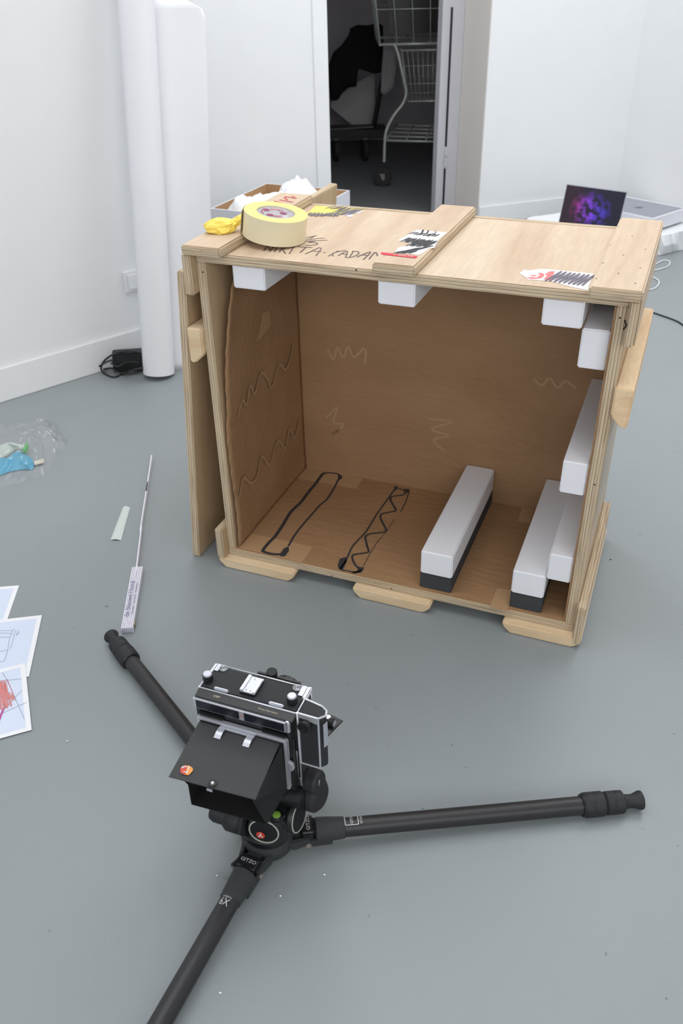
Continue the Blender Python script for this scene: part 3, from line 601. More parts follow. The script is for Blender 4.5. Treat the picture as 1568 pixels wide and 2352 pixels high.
mb.ribbon([(0.4009,0.0469,0.769),(0.4297,0.0949,0.769),(0.4019,0.0552,0.769),(0.4337,0.0981,0.769),(0.407,0.0551,0.769),(0.4386,0.0988,0.769),(0.4108,0.0555,0.769),(0.441,0.1021,0.769),(0.4138,0.0616,0.769),(0.4435,0.1097,0.769),(0.4192,0.0619,0.769),(0.4486,0.109,0.769),(0.4225,0.0659,0.769),(0.4498,0.1179,0.769),(0.4241,0.0689,0.769),(0.4543,0.1181,0.769),(0.4285,0.0757,0.769)], .0023, UP, lift=.0012); mb.ribbon([(0.3942,0.0463,0.769),(0.4105,0.0675,0.769),(0.3974,0.053,0.769),(0.4168,0.0691,0.769),(0.4049,0.0514,0.769),(0.4238,0.0682,0.769),(0.4109,0.0502,0.769),(0.4285,0.0699,0.769),(0.4162,0.0548,0.769),(0.4332,0.0757,0.769),(0.4238,0.0535,0.769)], .003, UP, lift=.0012)
for a in (((962,531),(960,538)), ((976,531),(972,541)), ((966,535),(975,536))): pass
mb.ribbon([(0.4011,0.224,0.769),(0.4065,0.1908,0.769)], .004, UP, lift=.0012); mb.ribbon([(0.4125,0.224,0.769),(0.4167,0.1974,0.769)], .003, UP, lift=.0012); mb.ribbon([(0.4248,0.2208,0.769),(0.4318,0.216,0.769),(0.4305,0.1949,0.769),(0.4373,0.1971,0.769)], .0016, UP, lift=.0012)
mb.build('scribble', 'ink', sw)
Pa, Pb, Pc = [(0.4064,0.0342,0.769),(0.4399,0.0332,0.769),(0.4027,0.048,0.769)]
text('DELTA', .0085, 'sticker_lettering', 'print_white', sw, Pa, Vector(Pb) - Vector(Pa), (0, 1, 0), lift=.0011, sx=1.25)
sr = MB().poly([Vector(p) + Vector((0, 0, .0005)) for p in [(0.637,0.0648,0.7486),(0.6413,0.0885,0.7486),(0.6493,0.0855,0.7486),(0.669,0.1031,0.7486),(0.6865,0.106,0.7486),(0.7673,0.1046,0.7486),(0.7704,0.007,0.7486),(0.7458,0.0138,0.7486),(0.6986,0.0367,0.7486),(0.6598,0.0319,0.7486),(0.6477,0.052,0.7486)]], 0)
sr.poly([Vector(p) + Vector((0, 0, .0007)) for p in [(0.6888,0.0928,0.7486),(0.6981,0.0958,0.7486),(0.6981,0.0392,0.7486),(0.6863,0.0432,0.7486),(0.6883,0.0679,0.7486),(0.6828,0.0716,0.7486)]], 1)
sr.poly([Vector(p) + Vector((0, 0, .0007)) for p in [(0.6687,0.0779,0.7486),(0.6792,0.0786,0.7486),(0.6842,0.0639,0.7486),(0.6809,0.0468,0.7486),(0.6653,0.0363,0.7486),(0.6523,0.0454,0.7486),(0.6724,0.0493,0.7486),(0.6757,0.0665,0.7486)]], 1)
sr.poly([Vector(p) + Vector((0, 0, .0007)) for p in [(0.6564,0.0575,0.7486),(0.6726,0.0655,0.7486),(0.6662,0.0526,0.7486)]], 1)
sr = sr.build('sticker', ['sticker_white', 'sticker_pink'], crate); sr['label'] = 'white and red sticker crossed out with black zigzag'
mb = MB(); mb.ribbon([(0.6908,0.0335,0.7486),(0.7099,0.0984,0.7486),(0.6986,0.0344,0.7486),(0.7187,0.0973,0.7486),(0.7075,0.0324,0.7486),(0.7277,0.0953,0.7486),(0.7158,0.0305,0.7486),(0.7358,0.0943,0.7486),(0.7242,0.0307,0.7486),(0.7442,0.0948,0.7486),(0.733,0.0288,0.7486),(0.7531,0.0924,0.7486),(0.7413,0.0282,0.7486),(0.761,0.0934,0.7486),(0.7489,0.0273,0.7486),(0.7696,0.0912,0.7486),(0.7576,0.0277,0.7486)], .0034, UP, lift=.0012); mb.build('scribble', 'ink_purple', sr)
# nail heads
mb = MB()
for q in [(0.7806,0.3712,0.769),(0.8141,0.3057,0.769),(0.7799,0.2332,0.769),(0.8473,0.2206,0.769),(0.8112,0.1701,0.769),(0.7811,0.1088,0.769),(0.8485,0.0976,0.769),(0.815,0.0548,0.769),(0.7817,0.013,0.769),(0.8486,0.0074,0.769)]: mb.dot(q, .0014, UP, lift=.0005)
for q in [(0.0258,-0.0543,0.769)]: mb.dot(q, .0014, UP, lift=.0005)
for q in [(0.3351,0,0.7453),(0.412,0,0.7494),(0.4268,0,0.7475)]: mb.dot(q, .0018, (0, -1, 0))
for q in [(0.8327,0,0.7079),(-0.0063,0,0.7079),(0.8378,0,0.3635),(0.8946,0,0.1928),(0.2637,0,-0.0169),(0.4177,0,-0.0142)]: mb.dot(q, .0017, (0, -1, 0))
mb.ribbon([(0.8422,-0.022,0.7136),(0.8467,-0.022,0.7038),(0.8429,-0.022,0.6954)], .003, (0, -1, 0), lift=.0012)
split_build('nail_head', mb, 'nail_dark', crate)
# clear document pouch taped on the right outer side
MB().box((W_ + T_ + .0003, .02, .20), (W_ + T_ + .005, .3, .46)).build('document_pouch', 'film', crate, .001)

# ------------------------------------------------------------------ foam blocks inside the crate
cM = Matrix.Translation(Vector(CR)) @ Matrix.Rotation(YAW, 4, 'Z')
def rough_block(a, b, seed):
    # block whose faces are finely divided and slightly uneven, as sawn foam is
    mb = MB(); (x0, y0, z0), (x1, y1, z1) = a, b; return mb.box(a, b)
def place(o): o.location = CR; o.rotation_euler = (0, 0, YAW); return o
def foam(name, a, b, label, mat='foam', group=None, parent=None):
    c = Vector(((a[0] + b[0]) / 2, a[1], a[2]))
    mb = MB().box(Vector(a) - c, Vector(b) - c)
    o = mb.build(name, mat, None, .0025); w = cM @ c; o.location = w; o.rotation_euler = (0, 0, YAW)
    if label: tag(o, label, 'foam block', group)
    return o
def foam_pair(a, b, zs_, label):
    c = Vector(((a[0] + b[0]) / 2, a[1], a[2])); e = empty('foam_block', cM @ c, YAW, label, 'foam block', 'foam blocks on the crate floor')
    MB().box(Vector((a[0], a[1], a[2])) - c, Vector((b[0], b[1], zs_)) - c).build('black_base', 'foam_black', e, .0015)
    MB().box(Vector((a[0], a[1], zs_ + .0002)) - c, Vector((b[0], b[1], b[2])) - c).build('white_bar', 'foam', e, .003)
FY = .008
foam_pair((.4845, FY, .0045), (.5598, D_ - .006, .1085), .045, 'white foam bar on black base standing alone on the crate floor')
foam_pair((.697, FY, .0045), (.7692, D_ - .006, .1075), .045, 'white foam bar on black base nearest the right side of the crate')
foam('foam_block', (.7705, FY, .103), (.8208, D_ - .006, .171), 'lowest white foam bar fixed to the right side, resting beside the black-based bar', group='foam blocks on the right side')
foam('foam_block', (.7705, FY, .327), (.8208, D_ - .006, .401), 'white foam bar halfway up the right inner side of the crate', group='foam blocks on the right side')
foam('foam_block', (.7695, FY + .012, .596), (.8208, D_ - .006, .6735), 'uppermost white foam bar on the right inner side of the crate', group='foam blocks on the right side')
foam('foam_block', (.0585, FY, .679), (.132, D_ - .006, .7278), 'white foam bar under the crate top at its left end', group='foam blocks under the crate top')
foam('foam_block', (.3765, FY, .680), (.452, D_ - .006, .7278), 'middle white foam bar hanging under the crate top', group='foam blocks under the crate top')
foam('foam_block', (.6955, FY, .6755), (.769, D_ - .006, .7278), 'white foam bar under the crate top at its right end', group='foam blocks under the crate top')

# ------------------------------------------------------------------ the detached lid leaning on the left rail
ld = empty('crate_lid', cM @ Vector((-.1, .0, -.05)), YAW, 'detached plywood crate lid leaning against the left side of the crate', 'crate lid')
tl = math.atan2(.052, .655); LR = Matrix.Rotation(tl, 4, 'Y')
mb = MB(); mb.box((-.0204, -.004, 0), (0, .862, .756), 0)
o = mb.build('lid_panel', ['ply_v', 'edge_x'], ld, .002)
for p in o.data.polygons: p.material_index = 0 if abs(p.normal[0]) > .8 else 1
o.location = (-.0075, 0, .0005); o.rotation_euler = (0, tl, 0)

# ------------------------------------------------------------------ roll of tape on the crate top
ta = math.radians(9.0)
tp = empty('masking_tape_roll', cM @ Vector((.105, .118, .7612)), YAW, 'large roll of cream masking tape tilted on the crate top', 'tape roll')
tp.rotation_euler = (0, ta, YAW); RO_, RI, TH = .0668, .0400, .050
mb = MB().lathe([(0, RI), (0, RO_), (TH, RO_), (TH, RI)], (0, 0, 0), UP, 96, mis=[1, 0, 1])
n_ = len(mb.f)
# drop the cap faces so the ring stays open in the middle
mb.f = [f for f in mb.f if len(f) <= 4]; mb.m = mb.m[:len(mb.f)]; mb.sm = [abs(i // 96 - 1) == 0 for i in range(len(mb.f))]
mb.lathe([(0, RI), (TH, RI)], (0, 0, 0), UP, 96, mi=0); keep = [i for i, f in enumerate(mb.f) if len(f) <= 4]
mb.f = [mb.f[i] for i in keep]; mb.m = [mb.m[i] for i in keep]; mb.sm = [mb.sm[i] for i in keep]
mb.build('tape_body', ['tape_face', 'tape_side'], tp)
mb = MB().lathe([(TH - .0025, 0), (TH - .0025, RI - .0004)], (0, 0, 0), UP, 48); o = mb.build('core_label', 'label_white', tp)
k = MB(); kr = MB(); zz = TH - .0024
for (cx_, cy_) in ((.013, .009), (-.024, .004), (-.004, -.020)): k.dot((cx_, cy_, zz), .0075, UP, 20)
for a0, rr in ((1.9, .022), (1.9, .027), (5.2, .020), (5.2, .026), (3.6, .03)):
    for i in range(5):
        a = a0 + (i - 2) * .22; kr.dot((rr * math.cos(a), rr * math.sin(a) * .9, zz), .0022, UP, 4)
split_build('label_emblem', k, 'label_purple', o); kr.build('label_lettering', 'label_red', o)
# torn end on the left flank, with a crumpled yellow piece lying on the batten
mb = MB(); L = []
for i in range(13):
    a = math.radians(182 + i * 2.6); r = RO_ + .0009 + .004 * (i / 12) ** 4
    L.append([(r * math.cos(a), r * math.sin(a), z) for z in (TH * 1.0 - .002 * (i > 9), TH * .5, -.002 * i / 12)])
for A, B in zip(L, L[1:]): mb.add(A + B, [(0, 1, 4, 3), (1, 2, 5, 4)], 0, True)
o = mb.build('tape_end', 'tape_face', tp)
mb = lump(3, 5.3, .036, .022, .017, .42, 1.1, 3)
mb.v = [(x, y, max(z, -.011) + .5 * max(0, x) * .1) for x, y, z in mb.v]
o = mb.build('crumpled_tape', 'tape_crumple', tp); w = tp.matrix_basis.inverted() @ (cM @ Vector((.0, .082, .7815))); o.location = w; o.rotation_euler = (.1, -ta, .35)
mb = lump(3, 8.1, .02, .008, .009, .4, 1.8, 3); o = mb.build('crumpled_tape', 'tape_crumple', tp); o.location = tp.matrix_basis.inverted() @ (cM @ Vector((.032, .105, .79))); o.rotation_euler = (0, -.6, .5)

# ------------------------------------------------------------------ tripod
TA = .0997; TC = Vector((-.1394, .9205, 0))
tri = empty('tripod', TC, TA, 'low black carbon tripod with legs splayed flat, its geared head carrying the view camera', 'tripod')
sp = MB(); sp.lathe([(.018, .030), (.018, .043), (.026, .046), (.046, .046), (.052, .042), (.052, .036), (.052, 0)], (0, 0, 0), UP, 48)
for k in range(3):
    R_ = Matrix.Rotation(k * 2 * PI / 3, 4, 'Z')
    for s_ in (-1, 1):
        P = [R_ @ Vector(p) for p in ((.034, s_ * .030, .044), (.070, s_ * .0215, .040), (.078, s_ * .0205, .024), (.040, s_ * .028, .020))]
        n_ = R_ @ Vector((0, s_ * .007, 0)); sp.prism(P, -n_)
    sp.box((.036, -.012, .026), (.056, .012, .042), 0, R_)
sp.build('spider', 'cast', tri, .0015)
lk = MB(); lk.cyl((-.040, -.036, .030), (-.060, -.054, .030), .008); lk.build('lock_knob', 'black_rubber', tri, .001)
lk = MB().dot(Vector((-.0603, -.0543, .030)), .006, (-.74, -.67, 0), 20, lift=.0002); lk.build('knob_cap', 'chrome_dark', tri)
def make_leg(k):
    R_ = Matrix.Rotation(k * 2 * PI / 3, 4, 'Z'); sl_ = -.016 / .6166
    def P(r, y=0, z=0): return R_ @ Vector((r, y, .034 + (r - .04) * sl_ + z))
    ax = P(1) - P(0)
    mb = MB()
    def L(prof, **kw): mb_ = MB(); mb_.lathe([(r - prof[0][0], rr) for r, rr in prof], P(prof[0][0]), ax, 36, **kw); return mb_
    leg = L([(.120, .0165), (.575, .0165)]).build('leg', 'carbon', tri)
    # hinge block with angle catch and the tapering casting
    hb = MB(); hb.box((-.0135, -.0195, -.013), (.0135, .0195, .0195)); hb.v = [tuple(P(.0685) + R_ @ Vector(v)) for v in hb.v]; hb.build('angle_catch', 'black_plastic', leg, .005, 3)
    cs = MB(); A = []; B_ = []
    L([(.081, .0150), (.083, .0215), (.100, .0208), (.132, .0182), (.133, .0168)]).build('leg_casting', 'cast', leg)
    fk = MB()
    for s_ in (-1, 1):
        fk.prism([P(.062, s_ * .0215, -.017), P(.110, s_ * .0195, -.018), P(.110, s_ * .0195, -.004), P(.074, s_ * .0215, .002), P(.062, s_ * .0215, -.006)], R_ @ Vector((0, -s_ * .005, 0)))
    split_build('hinge_fork', fk, 'cast', leg, bevel=.0015)
    bo = MB(); bo.cyl(P(.068, -.024, -.011), P(.068, .024, -.011), .0052); bo.build('hinge_bolt', 'bolt', leg, .0008)
    L([(.559, .0188), (.561, .0205), (.562, .0205)]).build('seal_ring', 'black_metal', leg)
    L([(.562, .0200), (.565, .0222), (.579, .0225), (.581, .0218), (.583, .0225), (.598, .0222), (.601, .0195)], ribs=-.02).build('twist_lock', 'black_rubber', leg)
    L([(.602, .0180), (.605, .0208), (.618, .0210), (.620, .0203), (.622, .0210), (.635, .0206), (.638, .0160)], ribs=-.02).build('twist_lock', 'black_rubber', leg)
    L([(.638, .0135), (.648, .0120), (.655, .0122), (.664, .0155), (.669, .0172), (.672, .0165), (.674, .012)]).build('rubber_foot', 'black_rubber', leg)
    return leg, P, R_
legs = [make_leg(k) for k in range(3)]
# lettering on leg hinges and tube
def rv(R_, v): return R_ @ Vector(v)
leg, P, R_ = legs[0]
text('GITZO', .0085, 'lettering', 'print_white', leg, P(.0725, -.0135, .0197), rv(R_, (0, 1, 0)), rv(R_, (-1, 0, 0)), lift=.0003, sx=1.1)
def wrap(mb, P, r, a):  # point on the tube at angle a from the top
    return P(r, -math.sin(a) * .0168, math.cos(a) * .0168)
mb = MB()
def wrib(mb, pts, w_, P):
    for (r0, a0), (r1, a1) in zip(pts, pts[1:]):
        for i in range(8):
            q = []
            for t_ in (i / 8, (i + 1) / 8):
                r = r0 + (r1 - r0) * t_; a = a0 + (a1 - a0) * t_; q.append((r, a))
            (ra, aa), (rb, ab) = q
            if abs(r1 - r0) > 1e-6: mb.poly([wrap(mb, P, ra, aa - w_ / .034), wrap(mb, P, rb, ab - w_ / .034), wrap(mb, P, rb, ab + w_ / .034), wrap(mb, P, ra, aa + w_ / .034)])
            else: mb.poly([wrap(mb, P, ra - w_ / 2, aa), wrap(mb, P, ra - w_ / 2, ab), wrap(mb, P, rb + w_ / 2, ab), wrap(mb, P, rb + w_ / 2, aa)])
wrib(mb, [(.134, -.9), (.134, .45), (.157, .45), (.157, -.9)], .0011, P)
mb.build('label_frame', 'print_white', leg)
def tube_text(s_, size, r, a0, P, leg, vertical=True, mat='print_white'):
    o = text(s_, size, 'lettering', mat, leg, (0, 0, 0), (1, 0, 0), (0, 1, 0), lift=0)
    for v in o.data.vertices:
        t_, q = v.co.x, v.co.y
        v.co = wrap(None, P, r - q, a0 - t_ / .0168) if vertical else wrap(None, P, r + t_, a0 - q / .0168)
    for v in o.data.vertices: pass
    return o
tube_text('GITZO', .0065, .1475, .38, P, leg); tube_text('GT3530', .0055, .1640, .42, P, leg)
leg, P, R_ = legs[2]
text('GITZO', .0085, 'lettering', 'print_white', leg, P(.0710, -.0135, .0197), rv(R_, (0, 1, 0)), rv(R_, (-1, 0, 0)), lift=.0003, sx=1.1)
def tt2(s_, size, r, a0, P, leg, k=1.0):
    o = text(s_, size, 'lettering', 'print_white', leg, (0, 0, 0), (1, 0, 0), (0, 1, 0), lift=0)
    for v in o.data.vertices: v.co = wrap(None, P, r - v.co.y * -1 * -1 if False else r - v.co.y, a0 + v.co.x * k / .0168 * 1)
    return o
# on this leg the text reads from the far side, so angles run the other way
def wrap2(P, r, a): return P(r, -math.sin(a) * .0169, math.cos(a) * .0169)
def tube_text2(s_, size, r, a0, P, leg, k=1.0):
    o = text(s_, size, 'lettering', 'print_white', leg, (0, 0, 0), (1, 0, 0), (0, 1, 0), lift=0)
    for v in o.data.vertices: v.co = wrap2(P, r - v.co.y, a0 - v.co.x * k / .0168)
    return o
o1 = tube_text2('CARBON', .0042, .1365, .62, P, leg); o2 = tube_text2('6X', .0175, .1500, .62, P, leg, .8)
# geared head: base, body, discs, knobs, spirit level; frame KF shared with the view camera
KB = (-0.1524,0.9367,0); KA = math.radians(-21.2)
kM = Matrix.Translation(Vector(KB)) @ Matrix.Rotation(KA, 4, 'Z'); tI = tri.matrix_basis.inverted() @ kM
def HB(name, mb, mat, parent=tri, **kw):
    mb.v = [tuple(tI @ Vector(v)) for v in mb.v]; return mb.build(name, mat, parent, **kw)
mb = MB(); mb.lathe([(.050, .041), (.056, .043), (.066, .043), (.070, .038), (.072, 0)], (.018, -.010, 0), UP, 48); hd = HB('head_base', mb, 'black_metal')
mb = MB()
P0_ = [(-.004, -.036), (.012, -.044), (.052, -.044), (.066, -.036), (.071, -.022), (.071, .016), (.060, .030), (.0, .030), (-.010, .016), (-.010, -.024)]
P1_ = [(.006, -.030), (.016, -.036), (.046, -.042), (.060, -.040), (.064, -.026), (.064, .012), (.056, .022), (.008, .022), (.0, .012), (.0, -.022)]
mb.loft([Vector((x, y, .068)) for x, y in P0_], [Vector((x, y, .112)) for x, y in P0_]); mb.loft([Vector((x, y, .112)) for x, y in P0_], [Vector((x, y, .126)) for x, y in P1_])
body = HB('head_body', mb, 'black_metal', bevel=.004, seg=3)
mb = MB(); mb.lathe([(0, .0285), (.006, .0285), (.008, .027)], (.031, -.040, .097), (0.16, -1, .1), 48); dsk = HB('head_disc', mb, 'black_plastic')
mb = MB(); mb.lathe([(.0078, .0262), (.0092, .0258), (.0092, .0238), (.0078, .0236)], (.031, -.040, .097), (0.16, -1, .1), 48); HB('ring', mb, 'ring', dsk).parent = dsk
DN = Vector((.16, -1, .1)).normalized(); DC = Vector((.031, -.040, .097)) + DN * .0084
DX = Vector((1, .16, 0)).normalized(); DY = DN.cross(DX) * -1
if DY.z < 0: DY = -DY
mb = MB(); mb.dot(DC + DX * -.006 + DY * -.009, .0075, DN, 24); em = HB('emblem', mb, 'orange_red', dsk)
mb = MB(); c_ = DC + DX * -.006 + DY * -.009
mb.ribbon([c_ + DX * -.004 + DY * -.005, c_ + DY * .002], .0014, DN, lift=.0009); mb.ribbon([c_ + DX * .004 + DY * -.005, c_ + DY * .002], .0014, DN, lift=.0009); mb.ribbon([c_ + DY * -.003, c_ + DY * .003], .0012, DN, lift=.0009); mb.dot(c_ + DY * .0045, .0012, DN, lift=.0009)
HB('emblem_figure', mb, 'print_white', dsk)
mb = MB(); mb.lathe([(0, .0295), (.006, .0295), (.008, .028)], (.0705, -.006, .104), (1, -.05, .12), 48); d2 = HB('head_disc', mb, 'black_plastic')
mb = MB(); mb.lathe([(.0078, .0272), (.0092, .0268), (.0092, .0250), (.0078, .0248)], (.0705, -.006, .104), (1, -.05, .12), 48); HB('ring', mb, 'ring', d2)
mb = MB(); mb.lathe([(0, .0085), (.003, .0085), (.004, .0072)], (.0505, -.0325, .1255), UP, 32); HB('level_mount', mb, 'black_plastic')
mb = MB(); mb.lathe([(0, .0068), (.003, .0064), (.0042, .004), (.0046, 0)], (.0505, -.0325, .1285), UP, 32); HB('spirit_level', mb, 'bubble')
# neck, upper carrier and quick release plate
mb = MB(); mb.lathe([(0, .024), (.05, .024)], (.030, .018, .120), UP, 40); mb.lathe([(0, .027), (.045, .027)], (.045, .012, .140), (1, 0, .1), 40); HB('neck', mb, 'black_metal', bevel=.003)
mb = MB(); mb.box((-.045, -.022, .158), (.06, .060, .1745)); HB('quick_release_plate', mb, 'black_metal', bevel=.003)
# right hand knobs
mb = MB(); mb.lathe([(0, .018), (.006, .0285), (.012, .030), (.016, .0285), (.018, .030), (.034, .0285), (.040, .022)], (.070, .026, .132), (1, -.15, .12), 40, ribs=-.015); HB('gear_knob', mb, 'black_rubber')
mb = MB(); mb.lathe([(0, .016), (.004, .0205), (.022, .0205), (.026, .017)], (.083, .022, .170), (1, -.15, .12), 40, ribs=-.02); kn = HB('gear_knob', mb, 'black_rubber')
mb = MB(); mb.add([Vector((.108, .0155 + .0032 * math.cos(a), .1755 + .0085 * math.sin(a))) for a in [i * 2 * PI / 16 for i in range(16)]], [tuple(range(16))]); HB('knob_cap', mb, 'ring', kn)
# left hand knobs
mb = MB(); mb.lathe([(0, .017), (.004, .0245), (.010, .0245), (.012, .023), (.014, .0245), (.036, .0245), (.042, .020)], (-.004, -.030, .083), (-1, 0, 0), 40, ribs=-.015); HB('gear_knob', mb, 'black_rubber')
mb = MB(); mb.lathe([(0, .0190), (.022, .0190), (.030, .016), (.032, .010)], (-.042, -.031, .087), (-1, 0, 0), 40); HB('gear_knob', mb, 'black_rubber')

# ------------------------------------------------------------------ large format camera
vc = empty('view_camera', kM @ Vector((0, .0275, .175)), KA, 'black and chrome large format folding camera on the tripod, dark grey viewing hood open', 'camera')
vI = vc.matrix_basis.inverted() @ kM
def VB(name, mb, mat, parent=vc, **kw):
    mb.v = [tuple(vI @ Vector(v)) for v in mb.v]; return mb.build(name, mat, parent, **kw)
X1 = .0835; TZ = .345
body = VB('body', MB().box((-X1, .0005, .1752), (X1, .055, TZ - .001)), 'leather', bevel=.003)
# chrome edging of the top, with leather inlay
mb = MB(); e = .0022
for a, b in (((-X1, 0), (X1, 0)), ((X1, 0), (X1, .0555)), ((X1, .0555), (-X1, .0555)), ((-X1, .0555), (-X1, 0))):
    mb.tube([(a[0], a[1], TZ - .0015), (b[0], b[1], TZ - .0015)], .0015, 8)
mb.tube([(X1, .0005, .178), (X1, .0005, TZ)], .0016, 8); mb.tube([(-X1, .0005, .178), (-X1, .0005, TZ)], .0016, 8)
mb.tube([(X1, .0555, .178), (X1, .0555, TZ)], .0016, 8)
VB('chrome_edging', mb, 'chrome')
mb = MB(); mb.box((X1 - .006, .030, TZ - .010), (X1 + .0022, .0575, TZ + .0006)); mb.box((-X1 - .001, .022, TZ - .008), (-X1 + .006, .057, TZ + .0006)); split_build('corner_cap', mb, 'chrome', vc, VB, bevel=.002, seg=3)
mb = MB(); mb.box((X1 - .013, .034, TZ), (X1 - .005, .056, TZ + .0008)); mb.box((-X1 + .005, .040, TZ), (-X1 + .012, .056, TZ + .0008)); split_build('strap_plate', mb, 'alu', vc, VB, bevel=.0003)
mb = MB()
for (x, y) in ((-.0655, .049), (.0640, .0485)):
    for rr in (.0065, .0042, .0020):
        pts = [(x + rr * math.cos(i * PI / 14), y + rr * math.sin(i * PI / 14), TZ + .001) for i in range(28)]
        mb.tube(pts, .0005, 6, closed=True)
VB('round_emblem', mb, 'chrome')
def knob(x, y, r, h, z=TZ):
    mb = MB(); mb.lathe([(0, r * .8), (.002, r), (h * .8, r), (h * .82, r * .9)], (x, y, z), UP, 28, ribs=-.03); k_ = VB('release_knob', mb, 'black_plastic')
    mb = MB(); mb.lathe([(h * .8, r * .86), (h * .92, r * .86), (h, r * .7)], (x, y, z), UP, 28); VB('knob_top', mb, 'alu', k_)
knob(-.0765, .0175, .0085, .015); knob(.0685, .0180, .0085, .015)
mb = MB(); mb.box((-.0165, .0085, TZ + .0035), (.0095, .0435, TZ + .0060)); sh = VB('accessory_shoe', mb, 'alu', bevel=.0005)
mb = MB(); mb.box((-.0165, .0085, TZ), (.0095, .0435, TZ + .0035)); VB('shoe_base', mb, 'black_metal', sh)
mb = MB(); mb.box((-.0165, .0085, TZ + .0060), (-.0112, .0435, TZ + .0088)); mb.box((.0048, .0085, TZ + .0060), (.0095, .0400, TZ + .0088)); split_build('shoe_rail', mb, 'chrome', sh, VB, bevel=.0008)
mb = MB()
for q in ((-.004, .038), (-.007, .013), (.000, .013)): mb.dot((q[0], q[1], TZ + .0060), .0013, UP)
split_build('shoe_screw', mb, 'chrome_dark', sh, VB)
mb = MB(); mb.box((-.058, .001, TZ - .001), (-.034, .006, TZ + .0045)); mb.box((.036, .001, TZ - .001), (.060, .006, TZ + .0045)); split_build('slide_catch', mb, 'alu', vc, VB, bevel=.0015)
# sloping strip with lettering
mb = MB(); P = [(-.084, 0, TZ - .002), (.0835, 0, TZ - .002), (.082, -.0150, TZ - .006), (-.084, -.0150, TZ - .006)]
mb.loft([Vector(p) for p in P], [Vector((p[0], p[1], .300)) for p in P]); VB('back_ridge', mb, 'black_metal', bevel=.0008)
def on_strip(x, k): return Vector((x, -.0150 * k, TZ - .002 - .004 * k))
for s_, x, sz in (('DBP', -.055, .0052), ('West-Germany', .022, .0042)):
    o = text(s_, sz, 'lettering', 'print_gold', vc, vI @ on_strip(x, .60), vI.to_3x3() @ Vector((1, 0, 0)), vI.to_3x3() @ Vector((0, .966, .258)), lift=.0006, sx=1.25)
# chrome bar with two dark inlays
mb = MB(); P = [(-.0855, -.0160), (.0785, -.0160), (.0785, -.0010), (-.0855, -.0010)]
mb.box((-.0875, -.0190, .3155), (.0775, -.0150, .3385)); mb.box((.0700, -.0190, .3155), (.0785, -.001, .3385)); bar = VB('chrome_bar', mb, 'chrome', bevel=.002, seg=3)
mb = MB(); mb.box((-.0805, -.0198, .3190), (-.0060, -.0188, .3350)); mb.box((.0030, -.0198, .3190), (.0700, -.0188, .3350)); split_build('bar_inlay', mb, 'inlay', bar, VB)
mb = MB(); mb.tube([(-.0015 + .0022 * math.cos(i * PI / 6), -.0192, .327 + .0022 * math.sin(i * PI / 6)) for i in range(12)], .0003, 5, closed=True); VB('bar_emblem', mb, 'label_red', bar)
# recess under the bar and the revolving back plate
mb = MB(); mb.box((-.0850, -.0145, .1800), (.0790, .0005, .3180)); VB('back_plate', mb, 'black_metal', bevel=.001)
mb = MB(); mb.box((-.0780, -.0205, .3030), (-.0350, -.0140, .3120)); mb.box((.030, -.0200, .3020), (.0720, -.0140, .3100)); split_build('back_latch', mb, 'black_plastic', vc, VB, bevel=.002)
# ground glass frame
GY = -.024; gx0, gx1, gz0, gz1 = -.0800, .0735, .1910, .3030
mb = MB(); w_ = .0048
mb.box((gx0, GY, gz1 - w_), (gx1, GY + .008, gz1)); mb.box((gx0, GY, gz0), (gx1, GY + .008, gz0 + w_)); mb.box((gx0, GY, gz0 + w_), (gx0 + w_, GY + .008, gz1 - w_)); mb.box((gx1 - w_, GY, gz0 + w_), (gx1, GY + .008, gz1 - w_))
gg = VB('ground_glass_frame', mb, 'chrome', bevel=.0008)
mb = MB(); mb.box((gx0 + w_, GY + .003, gz0 + w_), (gx1 - w_, GY + .005, gz1 - w_)); VB('ground_glass', mb, 'inlay', gg)
mb = MB(); mb.prism([(gx1, GY + .001, .257), (gx1 + .008, GY + .001, .252), (gx1 + .009, GY + .001, .240), (gx1 + .001, GY + .001, .231)], (0, .006, 0)); VB('frame_catch', mb, 'chrome', gg, bevel=.001)
# viewing hood: top leaf, two side leaves, lower leaf
hz = .2925
mb = MB(); P = [(-.0765, -.0225, hz), (.0620, -.0215, hz), (.0712, -.1290, hz - .001), (-.0675, -.1350, hz - .001)]
mb.loft([Vector(p) for p in P], [Vector(p) + Vector((0, 0, .0014)) for p in P]); lid = VB('hood_top', mb, 'hood', bevel=.0004)
def tri_leaf(name, pts, th=(.0012, 0, 0), mat='hood_inner'):
    mb = MB(); mb.prism(pts, th); return VB(name, mb, mat)
tri_leaf('hood_side', [(.0655, -.023, hz - .001), (.0690, -.120, hz - .001), (.0500, -.1020, .2480), (.0650, -.0945, .1900), (.0680, -.023, .1920)])
tri_leaf('hood_side', [(-.0745, -.023, hz - .001), (-.0680, -.122, hz - .001), (-.0560, -.1080, .2480), (-.0620, -.1005, .1900), (-.0740, -.023, .1920)])
mb = MB(); P = [(-.0740, -.023, .191), (.0670, -.023, .191), (.0640, -.0945, .1895), (-.0615, -.1005, .1895)]; mb.prism(P, (0, 0, .0012)); VB('hood_bottom', mb, 'hood_inner')
